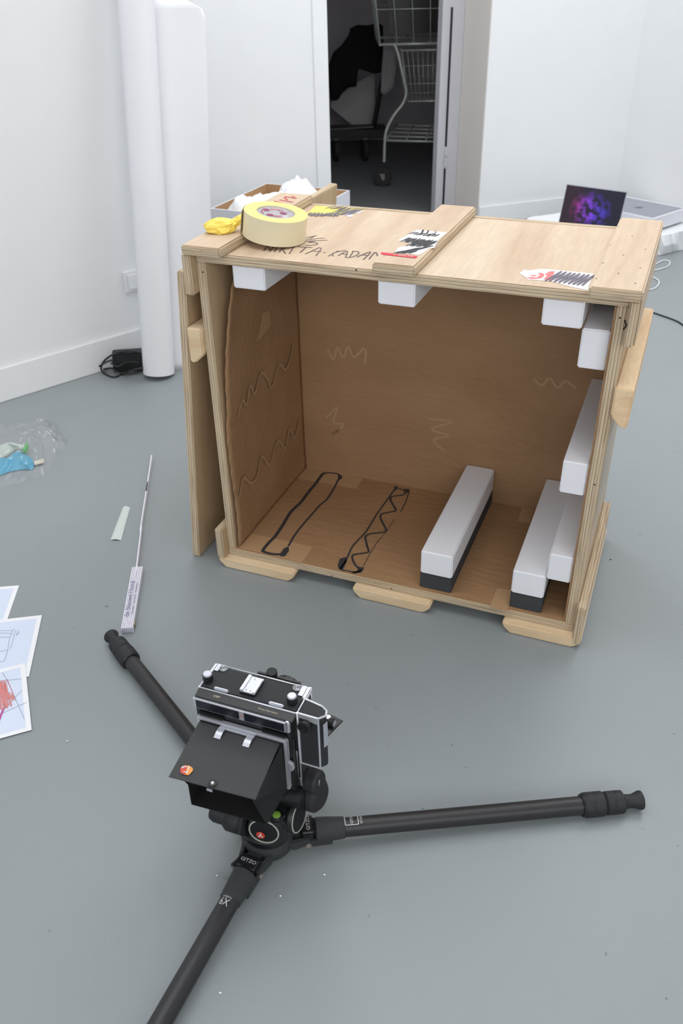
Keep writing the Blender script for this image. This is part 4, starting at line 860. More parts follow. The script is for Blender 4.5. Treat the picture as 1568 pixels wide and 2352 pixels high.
# clips, decal, stud and tab on the hood
mb = MB()
for x in (-.0385, .0105):
    P = []
    for i in range(6):
        y = -.0215 - .026 * i / 5; P.append((y, hz + .0022 + .004 * math.sin(PI * i / 5)))
    for (ya, za), (yb, zb) in zip(P, P[1:]): mb.loft([Vector((x, ya, za)), Vector((x + .011, ya, za)), Vector((x + .011, ya, za + .001)), Vector((x, ya, za + .001))], [Vector((x, yb, zb)), Vector((x + .011, yb, zb)), Vector((x + .011, yb, zb + .001)), Vector((x, yb, zb + .001))])
mb.box((-.0385, -.0290, hz + .0040), (.0215, -.0200, hz + .0050)); VB('spring_clip', mb, 'alu')
mb = MB(); P = [(-0.0565,-0.1203,0.294),(-0.0575,-0.1146,0.294),(-0.0546,-0.1093,0.294),(-0.048,-0.1078,0.294),(-0.0411,-0.1097,0.294),(-0.0381,-0.1138,0.294),(-0.0388,-0.1191,0.294),(-0.0399,-0.1237,0.294),(-0.0458,-0.125,0.294),(-0.0519,-0.1246,0.294)]; mb.poly([Vector(p) + Vector((0, 0, .0006)) for p in P], 0)
P = [(-0.0565,-0.1203,0.294),(-0.0575,-0.1146,0.294),(-0.0546,-0.1093,0.294),(-0.0505,-0.1087,0.294),(-0.045,-0.1238,0.294),(-0.0458,-0.125,0.294),(-0.0519,-0.1246,0.294)]; mb.poly([Vector(p) + Vector((0, 0, .0008)) for p in P], 1)
for L in ([(-0.0557,-0.1166,0.294),(-0.0559,-0.1123,0.294)], [(-0.0536,-0.115,0.294),(-0.0538,-0.1107,0.294)], [(-0.051,-0.1132,0.294),(-0.0513,-0.1099,0.294)], [(-0.0504,-0.1207,0.294),(-0.0437,-0.1209,0.294)], [(-0.0435,-0.1225,0.294),(-0.0468,-0.11,0.294)], [(-0.0481,-0.1104,0.294),(-0.0442,-0.1108,0.294)], [(-0.0461,-0.114,0.294),(-0.044,-0.115,0.294)]): mb.ribbon(L, .0014, UP, 2, .0012)
dc = VB('decal', mb, ['orange', 'orange_red', 'print_white'], lid)
c_ = (0.0006,-0.1252,0.294); mb = MB(); mb.lathe([(0, .0066), (.0008, .0066), (.0012, .006)], c_, UP, 24, mi=0); mb.lathe([(.001, .0025), (.003, .002), (.0034, 0)], c_, UP, 16, mi=1); VB('stud', mb, ['black_plastic', 'print_white'], lid)
c_ = (-0.002,-0.1293,0.29); mb = MB(); mb.box((c_[0] - .0045, c_[1] - .003, .284), (c_[0] + .0045, c_[1] - .001, .2885)); VB('pull_tab', mb, 'alu', lid)
# hand grip on the right side
gp = [(X1 + .001, .0015), (.1155, -.0005 + .004), (.1262, .0000), (.1275, .0115), (.1150, .0255), (X1 + .001, .0320)]
gp = [(X1 + .0012, .0010), (.1146, .0050), (.1262, .0005), (.1270, .0114), (.1146, .0250), (X1 + .0012, .0315)]
gp = [(X1 + .0012, .0010), (.1180, .0005), (.1270, .0100), (.1240, .0200), (.1146, .0260), (X1 + .0012, .0320)]
mb = MB(); mb.loft([Vector((x, y, .2330)) for x, y in gp], [Vector((x, y, TZ - .0015)) for x, y in gp]); 
lo = [(X1 + .0012, .0010), (.1140, .0010), (.1180, .0100), (.1150, .0160), (.1080, .0200), (X1 + .0012, .0240)]
grip = VB('hand_grip', mb, 'leather', bevel=.0015)
mb = MB()
for a, b in zip(gp, gp[1:]): mb.tube([(a[0], a[1], TZ - .001), (b[0], b[1], TZ - .001)], .0018, 8)
for q in (gp[0], gp[1]): mb.tube([(q[0], q[1], .2330), (q[0], q[1], TZ - .001)], .0017, 8)
mb.tube([(gp[0][0], gp[0][1], .2330), (gp[1][0], gp[1][1], .2330)], .0015, 8)
mb.poly([(gp[1][0], gp[1][1] - .0012, TZ - .002), (gp[0][0], gp[0][1] - .0012, TZ - .002), (gp[0][0], gp[0][1] - .0012, TZ - .008), (gp[1][0], gp[1][1] - .0012, TZ - .014)])
VB('grip_edging', mb, 'chrome', grip)
mb = MB(); mb.prism([(.1240, .0035, .330), (.1275, .0120, .330), (.1275, .0120, .280), (.1240, .0035, .280)], (.0012, -.0006, 0)); VB('grip_plate', mb, 'alu', grip, bevel=.0004)
mb = MB(); mb.lathe([(0, .009), (.008, .009), (.009, .0105), (.014, .0105), (.0145, .007), (.012, .006)], (.0985, .003, .3270), (0, -1, .1), 28); VB('finder_eyepiece', mb, 'black_plastic', grip)
# chrome rails at the right of the back
mb = MB()
for x, z1 in ((.0800, .262), (.0830, .200)): mb.tube([(x, -.002, .180), (x, -.002, z1)], .0009, 6)
split_build('back_rail', mb, 'chrome_dark', vc, VB)
# front standard, bellows, bed and its knobs beyond the body
bl = MB()
for i in range(7):
    y0 = .056 + i * .008; k = 1 - .05 * i
    bl.loft([Vector((sx_ * .058 * k, y0, .252 + sz_ * .050 * k)) for sx_, sz_ in ((-1, -1), (1, -1), (1, 1), (-1, 1))], [Vector((sx_ * .051 * k, y0 + .004, .252 + sz_ * .043 * k)) for sx_, sz_ in ((-1, -1), (1, -1), (1, 1), (-1, 1))], caps=False)
    bl.loft([Vector((sx_ * .051 * k, y0 + .004, .252 + sz_ * .043 * k)) for sx_, sz_ in ((-1, -1), (1, -1), (1, 1), (-1, 1))], [Vector((sx_ * .058 * (k - .05), y0 + .008, .252 + sz_ * .050 * (k - .05))) for sx_, sz_ in ((-1, -1), (1, -1), (1, 1), (-1, 1))], caps=False)
VB('bellows', bl, 'dull_black')
mb = MB(); mb.box((-.042, .112, .196), (.038, .120, .285)); fs_ = VB('front_standard', mb, 'black_metal', bevel=.002)
mb = MB(); mb.lathe([(0, .008), (.004, .0095), (.012, .0095), (.014, .008)], (-.012, .112, .288), (.1, -.25, 1), 28, ribs=-.03); VB('standard_knob', mb, 'black_rubber', fs_)
mb = MB(); mb.lathe([(0, .030), (.006, .030), (.008, .024), (.026, .024), (.028, .019)], (0, .120, .238), (0, 1, 0), 40); VB('lens', mb, 'black_metal')
mb = MB(); P = [(-.066, .056, .180), (.062, .056, .180), (.0950, .1300, .183), (.0890, .1500, .183), (-.055, .175, .183)]; mb.prism(P, (0, 0, .004)); bd = VB('camera_bed', mb, 'black_metal', bevel=.001)
P = [(.0750, .1370, .200), (.0930, .0880, .200), (.1065, .1320, .200)]
mb = MB(); mb.prism([(.0700, .1200, .199), (.0740, .1400, .199), (.1062, .1335, .199), (.0925, .0850, .199), (.0760, .0860, .199)], (0, 0, .003)); VB('bed_plate', mb, 'black_metal', bd, bevel=.0008)
mb = MB(); mb.lathe([(0, .0075), (.009, .0075), (.010, .0065)], (.0860, .1180, .206), (1, -.1, .1), 28, ribs=-.03, mi=0); mb.dot(Vector((.0962, .1170, .207)), .006, (1, -.1, .1), 20, 1); VB('focus_knob', mb, ['black_rubber', 'chrome'], bd)
mb = MB(); mb.lathe([(0, .005), (.002, .005)], (.0795, .1300, .2025), UP, 20); VB('bed_screw', mb, 'chrome', bd)

# ------------------------------------------------------------------ folding ruler
fr_ = empty('folding_rule', (-0.5178,1.6121,0), 0, 'white folding rule partly unfolded on the floor near the left tripod foot', 'folding rule')
fI = fr_.matrix_basis.inverted()
def WB(name, mb, mat, parent, **kw):
    I_ = parent.matrix_basis.inverted() if parent.parent is None else parent.parent.matrix_basis.inverted()
    mb.v = [tuple(I_ @ Vector(v)) for v in mb.v]; return mb.build(name, mat, parent, **kw)
def stick(a, b, th=.0034, h=.016, z0=.0004):
    a = Vector((a[0], a[1], 0)); b = Vector((b[0], b[1], 0)); d = (b - a).normalized(); n = Vector((-d.y, d.x, 0))
    P = [a - n * th / 2, b - n * th / 2, b + n * th / 2, a + n * th / 2]
    return MB().loft([p + Z * z0 for p in P], [p + Z * (z0 + h) for p in P])
A1 = Vector((-0.5332,1.7288,0.016)); A2 = Vector((-0.5124,1.4897,0.016)); B1 = Vector((-0.5093,1.7279,0.016))
d_ = (A2 - A1).normalized(); n_ = Vector((-d_.y, d_.x, 0)); 
if n_.dot(B1 - A1) < 0: n_ = -n_
wd_ = (B1 - A1).dot(n_); NS = 7; pitch = wd_ / (NS - 1)
for i in range(NS):
    a = A1 + n_ * pitch * i; L_ = .238; b = a + d_ * L_
    WB('rule_segment', stick(a, b, pitch * .78), 'ruler_white', fr_, bevel=.0007)
S1 = [Vector((-0.519,1.692,0.016)), Vector((-0.5465,1.9229,0.016)), Vector((-0.5452,1.8934,0.016)), Vector((-0.5705,2.1492,0.016)), Vector((-0.5652,2.0953,0.016)), Vector((-0.587,2.3098,0.016))]
for a, b in ((0, 1), (2, 3), (4, 5)): WB('rule_segment', stick(S1[a], S1[b]), 'ruler_white', fr_, bevel=.0005)
j = B1 + d_ * .213 + n_ * .003; mb = MB().lathe([(-.0025, .0062), (.0012, .0062)], (j.x, j.y, .0088), n_, 20); WB('rule_joint', mb, 'brass', fr_)
xd = -d_; og = A2 + n_ * (pitch * .2); yd = -n_
t0 = A1 + d_ * .198 + n_ * (pitch * 3.0)
text('de blauwe Hond', .0165, 'rule_lettering', 'ruler_ink', fr_, fI @ Vector((t0.x, t0.y, .0166)), xd, -n_, lift=.0002, sx=1.25)
t0 = A1 + d_ * .190 + n_ * (pitch * 5.2)
text('TECHNIEK  -  EXPOSITIES  -  TRANSPORT', .0058, 'rule_lettering', 'ruler_ink', fr_, fI @ Vector((t0.x, t0.y, .0166)), xd, -n_, lift=.0002, sx=1.15)
# short pale ruler
P = [Vector(p) for p in [(-0.594,1.869,0),(-0.6227,1.8722,0),(-0.6221,2.0363,0),(-0.6012,2.0308,0)]]
mb = MB(); a0, b0, b1, a1 = P[1], P[0], P[3], P[2]; rows = []
for i in range(7):
    u = i / 6; hh = .0015 + .0035 * math.sin(PI * u) ; rows.append([a0.lerp(b0, u) + Z * hh, a1.lerp(b1, u) + Z * hh])
for r0, r1 in zip(rows, rows[1:]):
    mb.loft([r0[0] - Z * .0012, r1[0] - Z * .0012, r1[0], r0[0]], [r0[1] - Z * .0012, r1[1] - Z * .0012, r1[1], r0[1]])
one('plastic_ruler', mb, 'ruler_pale', 'short pale curved plastic ruler lying left of the folding rule', 'ruler')

# ------------------------------------------------------------------ drawings on the floor
def sheet(name, tr, br, w_, z, label):
    tr = Vector(tr); br = Vector(br); d = (br - tr).normalized(); n = Vector((d.y, -d.x, 0)); 
    if n.x > 0: n = -n
    L_ = .21; br = tr + d * L_; tl_ = tr + n * w_; bl_ = br + n * w_
    e = empty(name, (tr.x + n.x * w_ / 2, tr.y, z), 0, label, 'drawing'); I_ = e.matrix_basis.inverted()
    P = [tr, br, bl_, tl_]; mb = MB().loft([I_ @ (p * 1 + Z * z) for p in P], [I_ @ (p + Z * (z + .0004)) for p in P]); mb.build('paper', 'white_paper', e)
    q = .011; P = [tr + n * q + d * q, br + n * q - d * q, bl_ - n * q - d * q, tl_ - n * q + d * q]
    MB().poly([I_ @ (p + Z * (z + .0006)) for p in P]).build('printed_area', 'print_blue', e)
    return e, I_
def marks(e, I_, lists, z, mat, w_):
    mb = MB()
    for L in lists: mb.ribbon([I_ @ Vector((p[0], p[1], z)) for p in L], w_, UP, lift=.0004)
    mb.build('drawn_line', mat, e)
e1, I1 = sheet('drawing_sheet', (-0.8108,1.6825,0), (-0.7988,1.552,0), .297, .0004, 'blank pale sheet partly under the other two drawings, at the left edge')
e2, I2 = sheet('drawing_sheet', (-0.7193,1.5636,0), (-0.6891,1.3565,0), .297, .0016, 'sheet with a thin pencil line drawing, between the other two sheets')
marks(e2, I2, [[(-0.8023,1.5086,0),(-0.772,1.5091,0),(-0.7698,1.5152,0)], [(-0.7998,1.501,0),(-0.7707,1.4985,0)], [(-0.7948,1.4857,0),(-0.7729,1.4865,0)], [(-0.772,1.5091,0),(-0.7706,1.479,0),(-0.762,1.4392,0),(-0.7584,1.4065,0)], [(-0.7794,1.4383,0),(-0.7609,1.442,0)], [(-0.7683,1.404,0),(-0.7574,1.4065,0)], [(-0.7658,1.5089,0),(-0.7573,1.4463,0)], [(-0.7601,1.5103,0),(-0.7581,1.4905,0),(-0.7541,1.504,0)]], .0024, 'pencil', .0009)
e3, I3 = sheet('drawing_sheet', (-0.7101,1.398,0), (-0.639,1.2054,0), .297, .0028, 'sheet with a red crayon shape, topmost of the drawings on the floor')
marks(e3, I3, [[(-0.7512,1.3692,0),(-0.7347,1.3472,0),(-0.6978,1.2893,0),(-0.6605,1.2296,0)], [(-0.7482,1.3424,0),(-0.7016,1.3475,0)], [(-0.6995,1.2919,0),(-0.6903,1.3132,0)], [(-0.7126,1.2467,0),(-0.6702,1.2772,0)]], .0036, 'pencil', .0009)
random.seed(4)
marks(e3, I3, [[(-0.7199,1.2601,0),(-0.753,1.3426,0),(-0.7178,1.2582,0),(-0.7522,1.3412,0),(-0.7167,1.258,0),(-0.7491,1.3412,0),(-0.7153,1.2564,0),(-0.7485,1.3394,0),(-0.711,1.2559,0),(-0.7455,1.3425,0),(-0.7113,1.2576,0),(-0.7453,1.342,0),(-0.7102,1.2546,0)], [(-0.7196,1.2772,0),(-0.7499,1.341,0),(-0.7157,1.2757,0),(-0.75,1.3434,0),(-0.7199,1.2792,0),(-0.7482,1.3414,0),(-0.7154,1.2803,0),(-0.7426,1.3402,0),(-0.7166,1.2782,0),(-0.7438,1.3416,0),(-0.7132,1.2771,0),(-0.7418,1.3436,0),(-0.71,1.2764,0),(-0.7408,1.343,0),(-0.7089,1.2752,0),(-0.7342,1.3393,0),(-0.7047,1.2757,0),(-0.7375,1.344,0),(-0.7052,1.2779,0),(-0.7356,1.3428,0),(-0.7052,1.2785,0)], [(-0.7119,1.2621,0),(-0.7306,1.3042,0),(-0.7123,1.2651,0),(-0.7305,1.3102,0),(-0.7124,1.264,0),(-0.7292,1.3092,0),(-0.7059,1.2604,0),(-0.7298,1.3067,0),(-0.7101,1.2654,0),(-0.7277,1.3045,0),(-0.7046,1.2617,0),(-0.7218,1.3056,0),(-0.7062,1.2687,0),(-0.7227,1.3115,0),(-0.7005,1.2666,0),(-0.7193,1.3061,0),(-0.7005,1.2694,0),(-0.7204,1.3097,0),(-0.6973,1.2659,0)], [(-0.7112,1.2866,0),(-0.7197,1.3064,0),(-0.7086,1.2869,0),(-0.7162,1.3074,0),(-0.708,1.2882,0),(-0.7164,1.3054,0),(-0.7055,1.2873,0),(-0.7121,1.3067,0),(-0.7034,1.2857,0),(-0.7105,1.3042,0),(-0.7007,1.2849,0),(-0.7103,1.305,0),(-0.6999,1.2845,0),(-0.7076,1.3004,0),(-0.6955,1.2833,0)]], .0037, 'crayon', .0012)
marks(e3, I3, [[(-0.7294,1.2875,0),(-0.7465,1.3321,0),(-0.7213,1.2897,0),(-0.7459,1.3389,0),(-0.7244,1.2901,0),(-0.7397,1.3311,0),(-0.7227,1.2945,0),(-0.74,1.33,0),(-0.7204,1.2905,0),(-0.7359,1.3391,0),(-0.7137,1.2853,0),(-0.7371,1.3336,0),(-0.7118,1.2934,0),(-0.7319,1.3314,0),(-0.7102,1.29,0)], [(-0.7337,1.3472,0),(-0.7199,1.3245,0),(-0.6995,1.2919,0),(-0.7067,1.2709,0),(-0.714,1.254,0)]], .0038, 'crayon_dark', .0012)
marks(e3, I3, [[(-0.7141,1.2076,0),(-0.7147,1.2684,0),(-0.7134,1.2083,0),(-0.714,1.2681,0),(-0.7128,1.208,0),(-0.7133,1.2665,0),(-0.7108,1.2086,0),(-0.7119,1.2672,0),(-0.7097,1.2071,0)]], .0038, 'magenta_ink', .0012)

# ------------------------------------------------------------------ clear bag with cloths
O_ = [Vector(p) for p in [(-1.2274,2.5461,0),(-1.128,2.5102,0),(-1.079,2.5389,0),(-1.0274,2.5522,0),(-1.0177,2.5901,0),(-0.9877,2.6048,0),(-0.9515,2.5644,0),(-0.9084,2.4784,0),(-0.886,2.4473,0),(-0.8794,2.4,0),(-0.8921,2.3327,0),(-0.8979,2.2309,0),(-0.9147,2.211,0),(-0.9576,2.1874,0),(-1.0125,2.1549,0),(-1.0843,2.1383,0)]]
cen = sum(O_, Vector()) / len(O_); mb = MB(); NR = 14; NA = 80
def outl(a):
    t_ = a / NA * len(O_); i = int(t_) % len(O_); u = t_ - int(t_); return O_[i].lerp(O_[(i + 1) % len(O_)], u)
rings = []
for i in range(NR + 1):
    u = i / NR; row = []
    for k in range(NA):
        p = cen.lerp(outl(k), u); q = Vector((p.x * 22, p.y * 22, 1))
        h = .055 * (1 - u ** 2.6) + .016 * noise.noise(q) * (1 - u * .55) + .010 * abs(noise.noise(q * 2.1)) + .003
        row.append(Vector((p.x, p.y, max(.0012, h * (1 if u < .99 else .15)))))
    rings.append(row)
for A, B in zip(rings, rings[1:]): mb.add(A + B, [(k, (k + 1) % NA, NA + (k + 1) % NA, NA + k) for k in range(NA)], 0, False)
one('plastic_bag', mb, 'film', 'crumpled clear plastic bag holding cloths on the floor at the left edge', 'plastic bag')
def drape(name, outline, mat, zf, label, cat, seed, top=None):
    P = [Vector(p) for p in outline]; c = sum(P, Vector()) / len(P); mb = MB(); n = 48; NR = 8; rows = []
    for i in range(NR + 1):
        u = i / NR; row = []
        for k in range(n):
            t_ = k / n * len(P); a = int(t_) % len(P); e = P[a].lerp(P[(a + 1) % len(P)], t_ - int(t_)); p = c.lerp(e, u)
            h = zf * (1 - u ** 3) + .010 * noise.noise(Vector((p.x * 30, p.y * 14, seed))) * (1 - u * .6) + .004
            row.append(Vector((p.x, p.y, max(.003, h))))
        rows.append(row)
    for A, B in zip(rows, rows[1:]): mb.add(A + B, [(k, (k + 1) % n, n + (k + 1) % n, n + k) for k in range(n)], 0, True)
    mb.add([Vector((v.x, v.y, .002)) for v in rows[-1]] + rows[-1], [(k, (k + 1) % n, n + (k + 1) % n, n + k) for k in range(n)], 0)
    return one(name, mb, mat, label, cat)
drape('cloth', [(-1.1449,2.3111,0),(-1.0603,2.3018,0),(-1.0405,2.3037,0),(-1.0387,2.3282,0),(-1.0326,2.3614,0),(-1.0196,2.3778,0),(-0.9944,2.354,0),(-0.9666,2.325,0),(-0.9471,2.286,0),(-0.9444,2.2539,0),(-0.9609,2.2599,0),(-0.9799,2.2608,0),(-1.0156,2.2465,0),(-1.0358,2.2266,0),(-1.111,2.2144,0)], 'blue_cloth', .020, 'light blue cleaning cloth inside the clear bag', 'cloth', 2.0)
drape('cloth', [(-1.1688,2.379,0),(-1.0897,2.3925,0),(-1.0688,2.4146,0),(-1.035,2.4189,0),(-1.0083,2.4002,0),(-1.0189,2.3892,0),(-1.0387,2.3901,0),(-1.0485,2.3593,0),(-1.0632,2.3321,0),(-1.1528,2.3334,0)], 'green_cloth', .022, 'pale grey-green cloth behind the blue one in the bag', 'cloth', 6.0)
P = [(-1.0001,2.3498,0.012),(-1.0014,2.3954,0.012),(-0.9908,2.3834,0.012),(-0.9897,2.3381,0.012)]; mb = MB().prism(P, (0, 0, .012)); mb.v = [(x, y, z + 0) for x, y, z in mb.v]; one('plastic_clip', mb, 'green_clip', 'small green plastic clip beside the cloths in the bag', 'clip', bevel=.001)
P = [(-0.9533,2.2994,0.008),(-0.9258,2.3173,0.008),(-0.918,2.2897,0.008),(-0.9428,2.2773,0.008)]; mb = MB().prism(P, (0, 0, .0008)); one('paper_tag', mb, 'beige', 'small beige tag beside the blue cloth in the bag', 'tag')

# ------------------------------------------------------------------ backdrop paper roll and hanging sheet
LV = Vector((.06, .19, 1.22)).normalized(); RB = Vector((-.672, 2.948, .012))
roll = MB(); prof = [(0, .052), (0.0, .0572), (1.52, .0572), (1.52, .050), (1.50, .046)]
roll.lathe(prof, RB, LV, 64)
ro = empty('paper_roll', (RB.x, RB.y, 0), 0, 'tall white roll of backdrop paper leaning in the left corner', 'paper roll')
rI = ro.matrix_basis.inverted(); roll.v = [tuple(rI @ Vector(v)) for v in roll.v]; roll.build('roll_body', 'roll_white', ro)
# bottom right edge of the sheet starts tangent to the roll
SU = Vector((.976, .217, 0)).normalized(); S0 = Vector((-.632, 2.982, .002))
NS_ = SU.cross(LV).normalized()
EP = [(-0.4046,3.1946,1.1212),(-0.4467,3.094,0.491),(-0.4736,3.1898,1.1935),(-0.4281,3.1962,1.1682),(-0.4085,3.1966,1.1409)]
def su(p): 
    w = Vector(p) - S0; vv = w.dot(LV); uu = (w - LV * vv).dot(SU); return uu, vv
hi = [su(EP[i]) for i in (2, 3, 4, 0, 1)]
UW = su(EP[1])[0]; VT = su(EP[0])[1]; VM = su(EP[2])[1]
mb = MB(); NU, NV = 16, 40; g = []
for i in range(NV + 1):
    v = (VM) * i / NV; row = []
    um = UW + (su(EP[0])[0] - UW) * min(1, v / VT)
    if v > VT:
        k = (v - VT) / (VM - VT); um = um - (um - hi[0][0]) * (1 - math.sqrt(max(0, 1 - k * k)))
    for j in range(NU + 1):
        u = um * j / NU; off = .010 * noise.noise(Vector((u * 6, v * 3, 2))) * min(1, j / 4)
        row.append(S0 + SU * u + LV * v + NS_ * off)
    g.append(row)
n1 = NU + 1; mb.add([rI @ p for row in g for p in row], [(i * n1 + j, i * n1 + j + 1, (i + 1) * n1 + j + 1, (i + 1) * n1 + j) for i in range(NV) for j in range(NU)], 0, True)
o = mb.build('loose_sheet', 'roll_white', ro); s_ = o.modifiers.new('t', 'SOLIDIFY'); s_.thickness = .0008
# adapter and cable by the skirting
ad = empty('power_adapter', (-0.8122,3.0284,0), 0, 'black power adapter with coiled cable beside the white paper roll', 'power adapter'); aI = ad.matrix_basis.inverted()
P = [Vector(p) for p in [(-0.849,2.9815,0),(-0.7353,2.9914,0),(-0.7482,3.0622,0),(-0.864,3.052,0)]]; mb = MB().loft([aI @ (p + Z * .002) for p in P], [aI @ (p + Z * .05) for p in P]); mb.build('adapter_body', 'black_plastic', ad, .004)
P = [Vector(p) for p in [Vector((p[0], p[1], 0)) for p in [(-0.8376,2.9556,0.055),(-0.7241,2.9737,0.055),(-0.7325,3.0199,0.055),(-0.8483,3.0056,0.055)]]]; mb = MB().loft([aI @ (p + Z * .05) for p in P], [aI @ (p + Z * .085) for p in P]); mb.build('adapter_plug', 'black_plastic', ad, .004)
c = (-0.8351,3.042,0); pts = []
mb = MB(); L = [aI @ Vector((p[0], p[1], h)) for p, h in ((p, p[2]) for p in [(-0.7219,2.9527,0.088),(-0.7499,2.9661,0.09),(-0.79,2.9726,0.09),(-0.8342,2.9742,0.08),(-0.8777,2.9859,0.05),(-0.8998,2.9988,0.015),(-0.8815,2.968,0.005),(-0.8387,2.9362,0.004),(-0.8061,2.9616,0.006),(-0.7467,2.8675,0.06),(-0.7136,2.8852,0.06)])]
mb.tube(smooth_path(L, 6), .0034, 8)
L = [aI @ Vector((p[0], p[1], h)) for p, h in ((p, p[2]) for p in [(-0.8295,2.9444,0.07),(-0.8691,2.9691,0.05),(-0.9175,3.0071,0.01),(-0.8966,3.007,0.006),(-0.8521,2.9806,0.02),(-0.8205,2.9569,0.012),(-0.78,2.9557,0.008),(-0.7371,2.9729,0.01)])]
mb.tube(smooth_path(L, 6), .0034, 8)
L = [aI @ Vector((p[0], p[1], h)) for p, h in ((p, p[2]) for p in [(-0.8475,2.9597,0.05),(-0.8095,2.9023,0.06),(-0.7852,2.941,0.06),(-0.7395,2.9384,0.06)])]
mb.tube(smooth_path(L, 6), .0026, 8); mb.build('cable', 'cable_black', ad)

# ------------------------------------------------------------------ carton of tissue behind the crate
zc = .36
F_, BK, RR = [Vector((p[0], p[1], 0)) for p in [(-0.5633,3.9722,0.36),(-0.3411,4.4642,0.36),(0.0748,4.2711,0.36)]]
FR = F_ + (RR - BK); ct = empty('open_carton', (F_.x, F_.y, 0), 0, 'open white carton filled with tissue paper behind the crate', 'carton'); cI = ct.matrix_basis.inverted()
mb = MB(); th = .005; cc = (F_ + BK + RR + FR) / 4
Q = [F_, FR, RR, BK]; Qi = [p + (cc - p).normalized() * .012 for p in Q]
for i in range(4):
    a, b = Q[i], Q[(i + 1) % 4]; ai, bi = Qi[i], Qi[(i + 1) % 4]
    mb.add([cI @ p for p in (a, b, b + Z * zc, a + Z * zc)], [(0, 1, 2, 3)], 0); mb.add([cI @ p for p in (ai + Z * .01, bi + Z * .01, bi + Z * zc, ai + Z * zc)], [(3, 2, 1, 0)], 1)
    mb.add([cI @ p for p in (a + Z * zc, b + Z * zc, bi + Z * zc, ai + Z * zc)], [(0, 1, 2, 3)], 0)
mb.add([cI @ (p + Z * .008) for p in Q], [(0, 1, 2, 3)], 0); mb.build('carton_body', ['carton_white', 'kraft'], ct)
a_, b_ = (FR - F_), (BK - F_); NX, NY = 70, 80; g = []
for i in range(NX + 1):
    row = []
    for j in range(NY + 1):
        u, v = .035 + .93 * i / NX, .035 + .93 * j / NY; p = F_ + a_ * u + b_ * v
        q = p * 7; rdg = 1 - abs(noise.noise(q)) * 2.2; r2_ = 1 - abs(noise.noise(q * 2.3 + Vector((3, 1, 2)))) * 2
        h = .285 + .045 * max(0, rdg) + .022 * r2_ + .05 * noise.noise(p * 3 + Vector((1, 5, 0))) + .035 * math.exp(-((u - .5) ** 2 + (v - .85) ** 2) / .03)
        edge = min(u - .03, .97 - u, v - .03, .97 - v); h = .285 + (h + .015 - .285) * min(1, edge / .10) + .05 * math.exp(-((u - .20) ** 2 + (v - .18) ** 2) / .012)
        if v > .6 and u < .35: h -= .10 * min(1, (v - .6) / .15) * min(1, (.35 - u) / .15)
        row.append(Vector((p.x + .012 * noise.noise(q * 1.7), p.y + .012 * noise.noise(q * 1.9), h)))
    g.append(row)
mb = MB(); n1 = NY + 1
mb.add([p for r_2 in g for p in r_2], [(i * n1 + j, i * n1 + j + 1, (i + 1) * n1 + j + 1, (i + 1) * n1 + j) for i in range(NX) for j in range(NY)], 0, True)
ts = one('tissue_paper', mb, 'tissue', 'crumpled white tissue paper filling the open carton', 'tissue paper', kind='stuff')

# ------------------------------------------------------------------ packaging, laptops and cables by the right wall
base = MB(); P = [Vector(p) for p in [(1.0421,4.6923,0.1),(1.247,4.8148,0.1),(1.6,5.12,0.1),(1.78,4.92,0.1),(2,4.32,0.1),(1.8578,4.4127,0.1),(1.7685,4.3622,0.1),(1.5891,4.2726,0.1),(1.1111,4.0912,0.1),(0.8828,4.2208,0.1)]]
Pq = []
for a, b in zip(P, P[1:] + P[:1]):
    for i in range(8): Pq.append(a.lerp(b, i / 8))
top = []; bot = []
for i, p in enumerate(Pq):
    k = noise.noise(p * 14) * .022; top.append(Vector((p.x, p.y + k, .1 + .006 * noise.noise(p * 9)))); bot.append(Vector((p.x + k * .4, p.y + k * 1.4, .002)))
mid = [(a + b) / 2 + Vector((.5 * noise.noise(a * 22) * .05, noise.noise(b * 17) * .06 - .01, 0)) for a, b in zip(top, bot)]
base.loft(bot, mid, caps=False); base.loft(mid, top, caps=False); base.poly(top); base.poly(bot[::-1])
one('foam_packaging', base, 'styro', 'low ragged white foam packaging on the floor under the laptop, right of the crate', 'packaging')
F1, R1 = [Vector(p) for p in [(1.5959,4.3366,0.175),(1.8367,4.5356,0.175)]]; rd = (R1 - F1).normalized(); lvv = Vector((-rd.y, rd.x, 0)); dp = .37
bx = empty('packaging_box', (F1.x, F1.y, .103), 0, 'white box with a closed grey laptop in it, beside the lit laptop', 'box'); bI = bx.matrix_basis.inverted()
wR = (R1 - F1).length
Q = [F1, F1 + rd * wR, F1 + rd * wR + lvv * dp, F1 + lvv * dp]; q = .014
Qi = [Q[0] + rd * q + lvv * q, Q[1] - rd * q + lvv * q, Q[2] - rd * q - lvv * q, Q[3] + rd * q - lvv * q]
mb = MB()
def zz_(p, z): return bI @ Vector((p.x, p.y, z))
for i in range(4):
    a, b, ai, bi = Q[i], Q[(i + 1) % 4], Qi[i], Qi[(i + 1) % 4]
    mb.add([zz_(a, .112), zz_(b, .112), zz_(b, .175), zz_(a, .175)], [(0, 1, 2, 3)]); mb.add([zz_(a, .175), zz_(b, .175), zz_(bi, .175), zz_(ai, .175)], [(0, 1, 2, 3)]); mb.add([zz_(ai, .175), zz_(bi, .175), zz_(bi, .16), zz_(ai, .16)], [(0, 1, 2, 3)])
mb.add([zz_(p, .16) for p in Qi], [(0, 1, 2, 3)]); mb.add([zz_(p, .112) for p in Q], [(3, 2, 1, 0)]); mb.build('box_shell', 'carton_white', bx)
Ql = [Q[0] + rd * .017 + lvv * .017, Q[1] - rd * .017 + lvv * .017, Q[2] - rd * .017 - lvv * .017, Q[3] + rd * .017 - lvv * .017]
lp = MB().loft([Vector((p.x, p.y, .161)) for p in Ql], [Vector((p.x, p.y, .173)) for p in Ql]); 
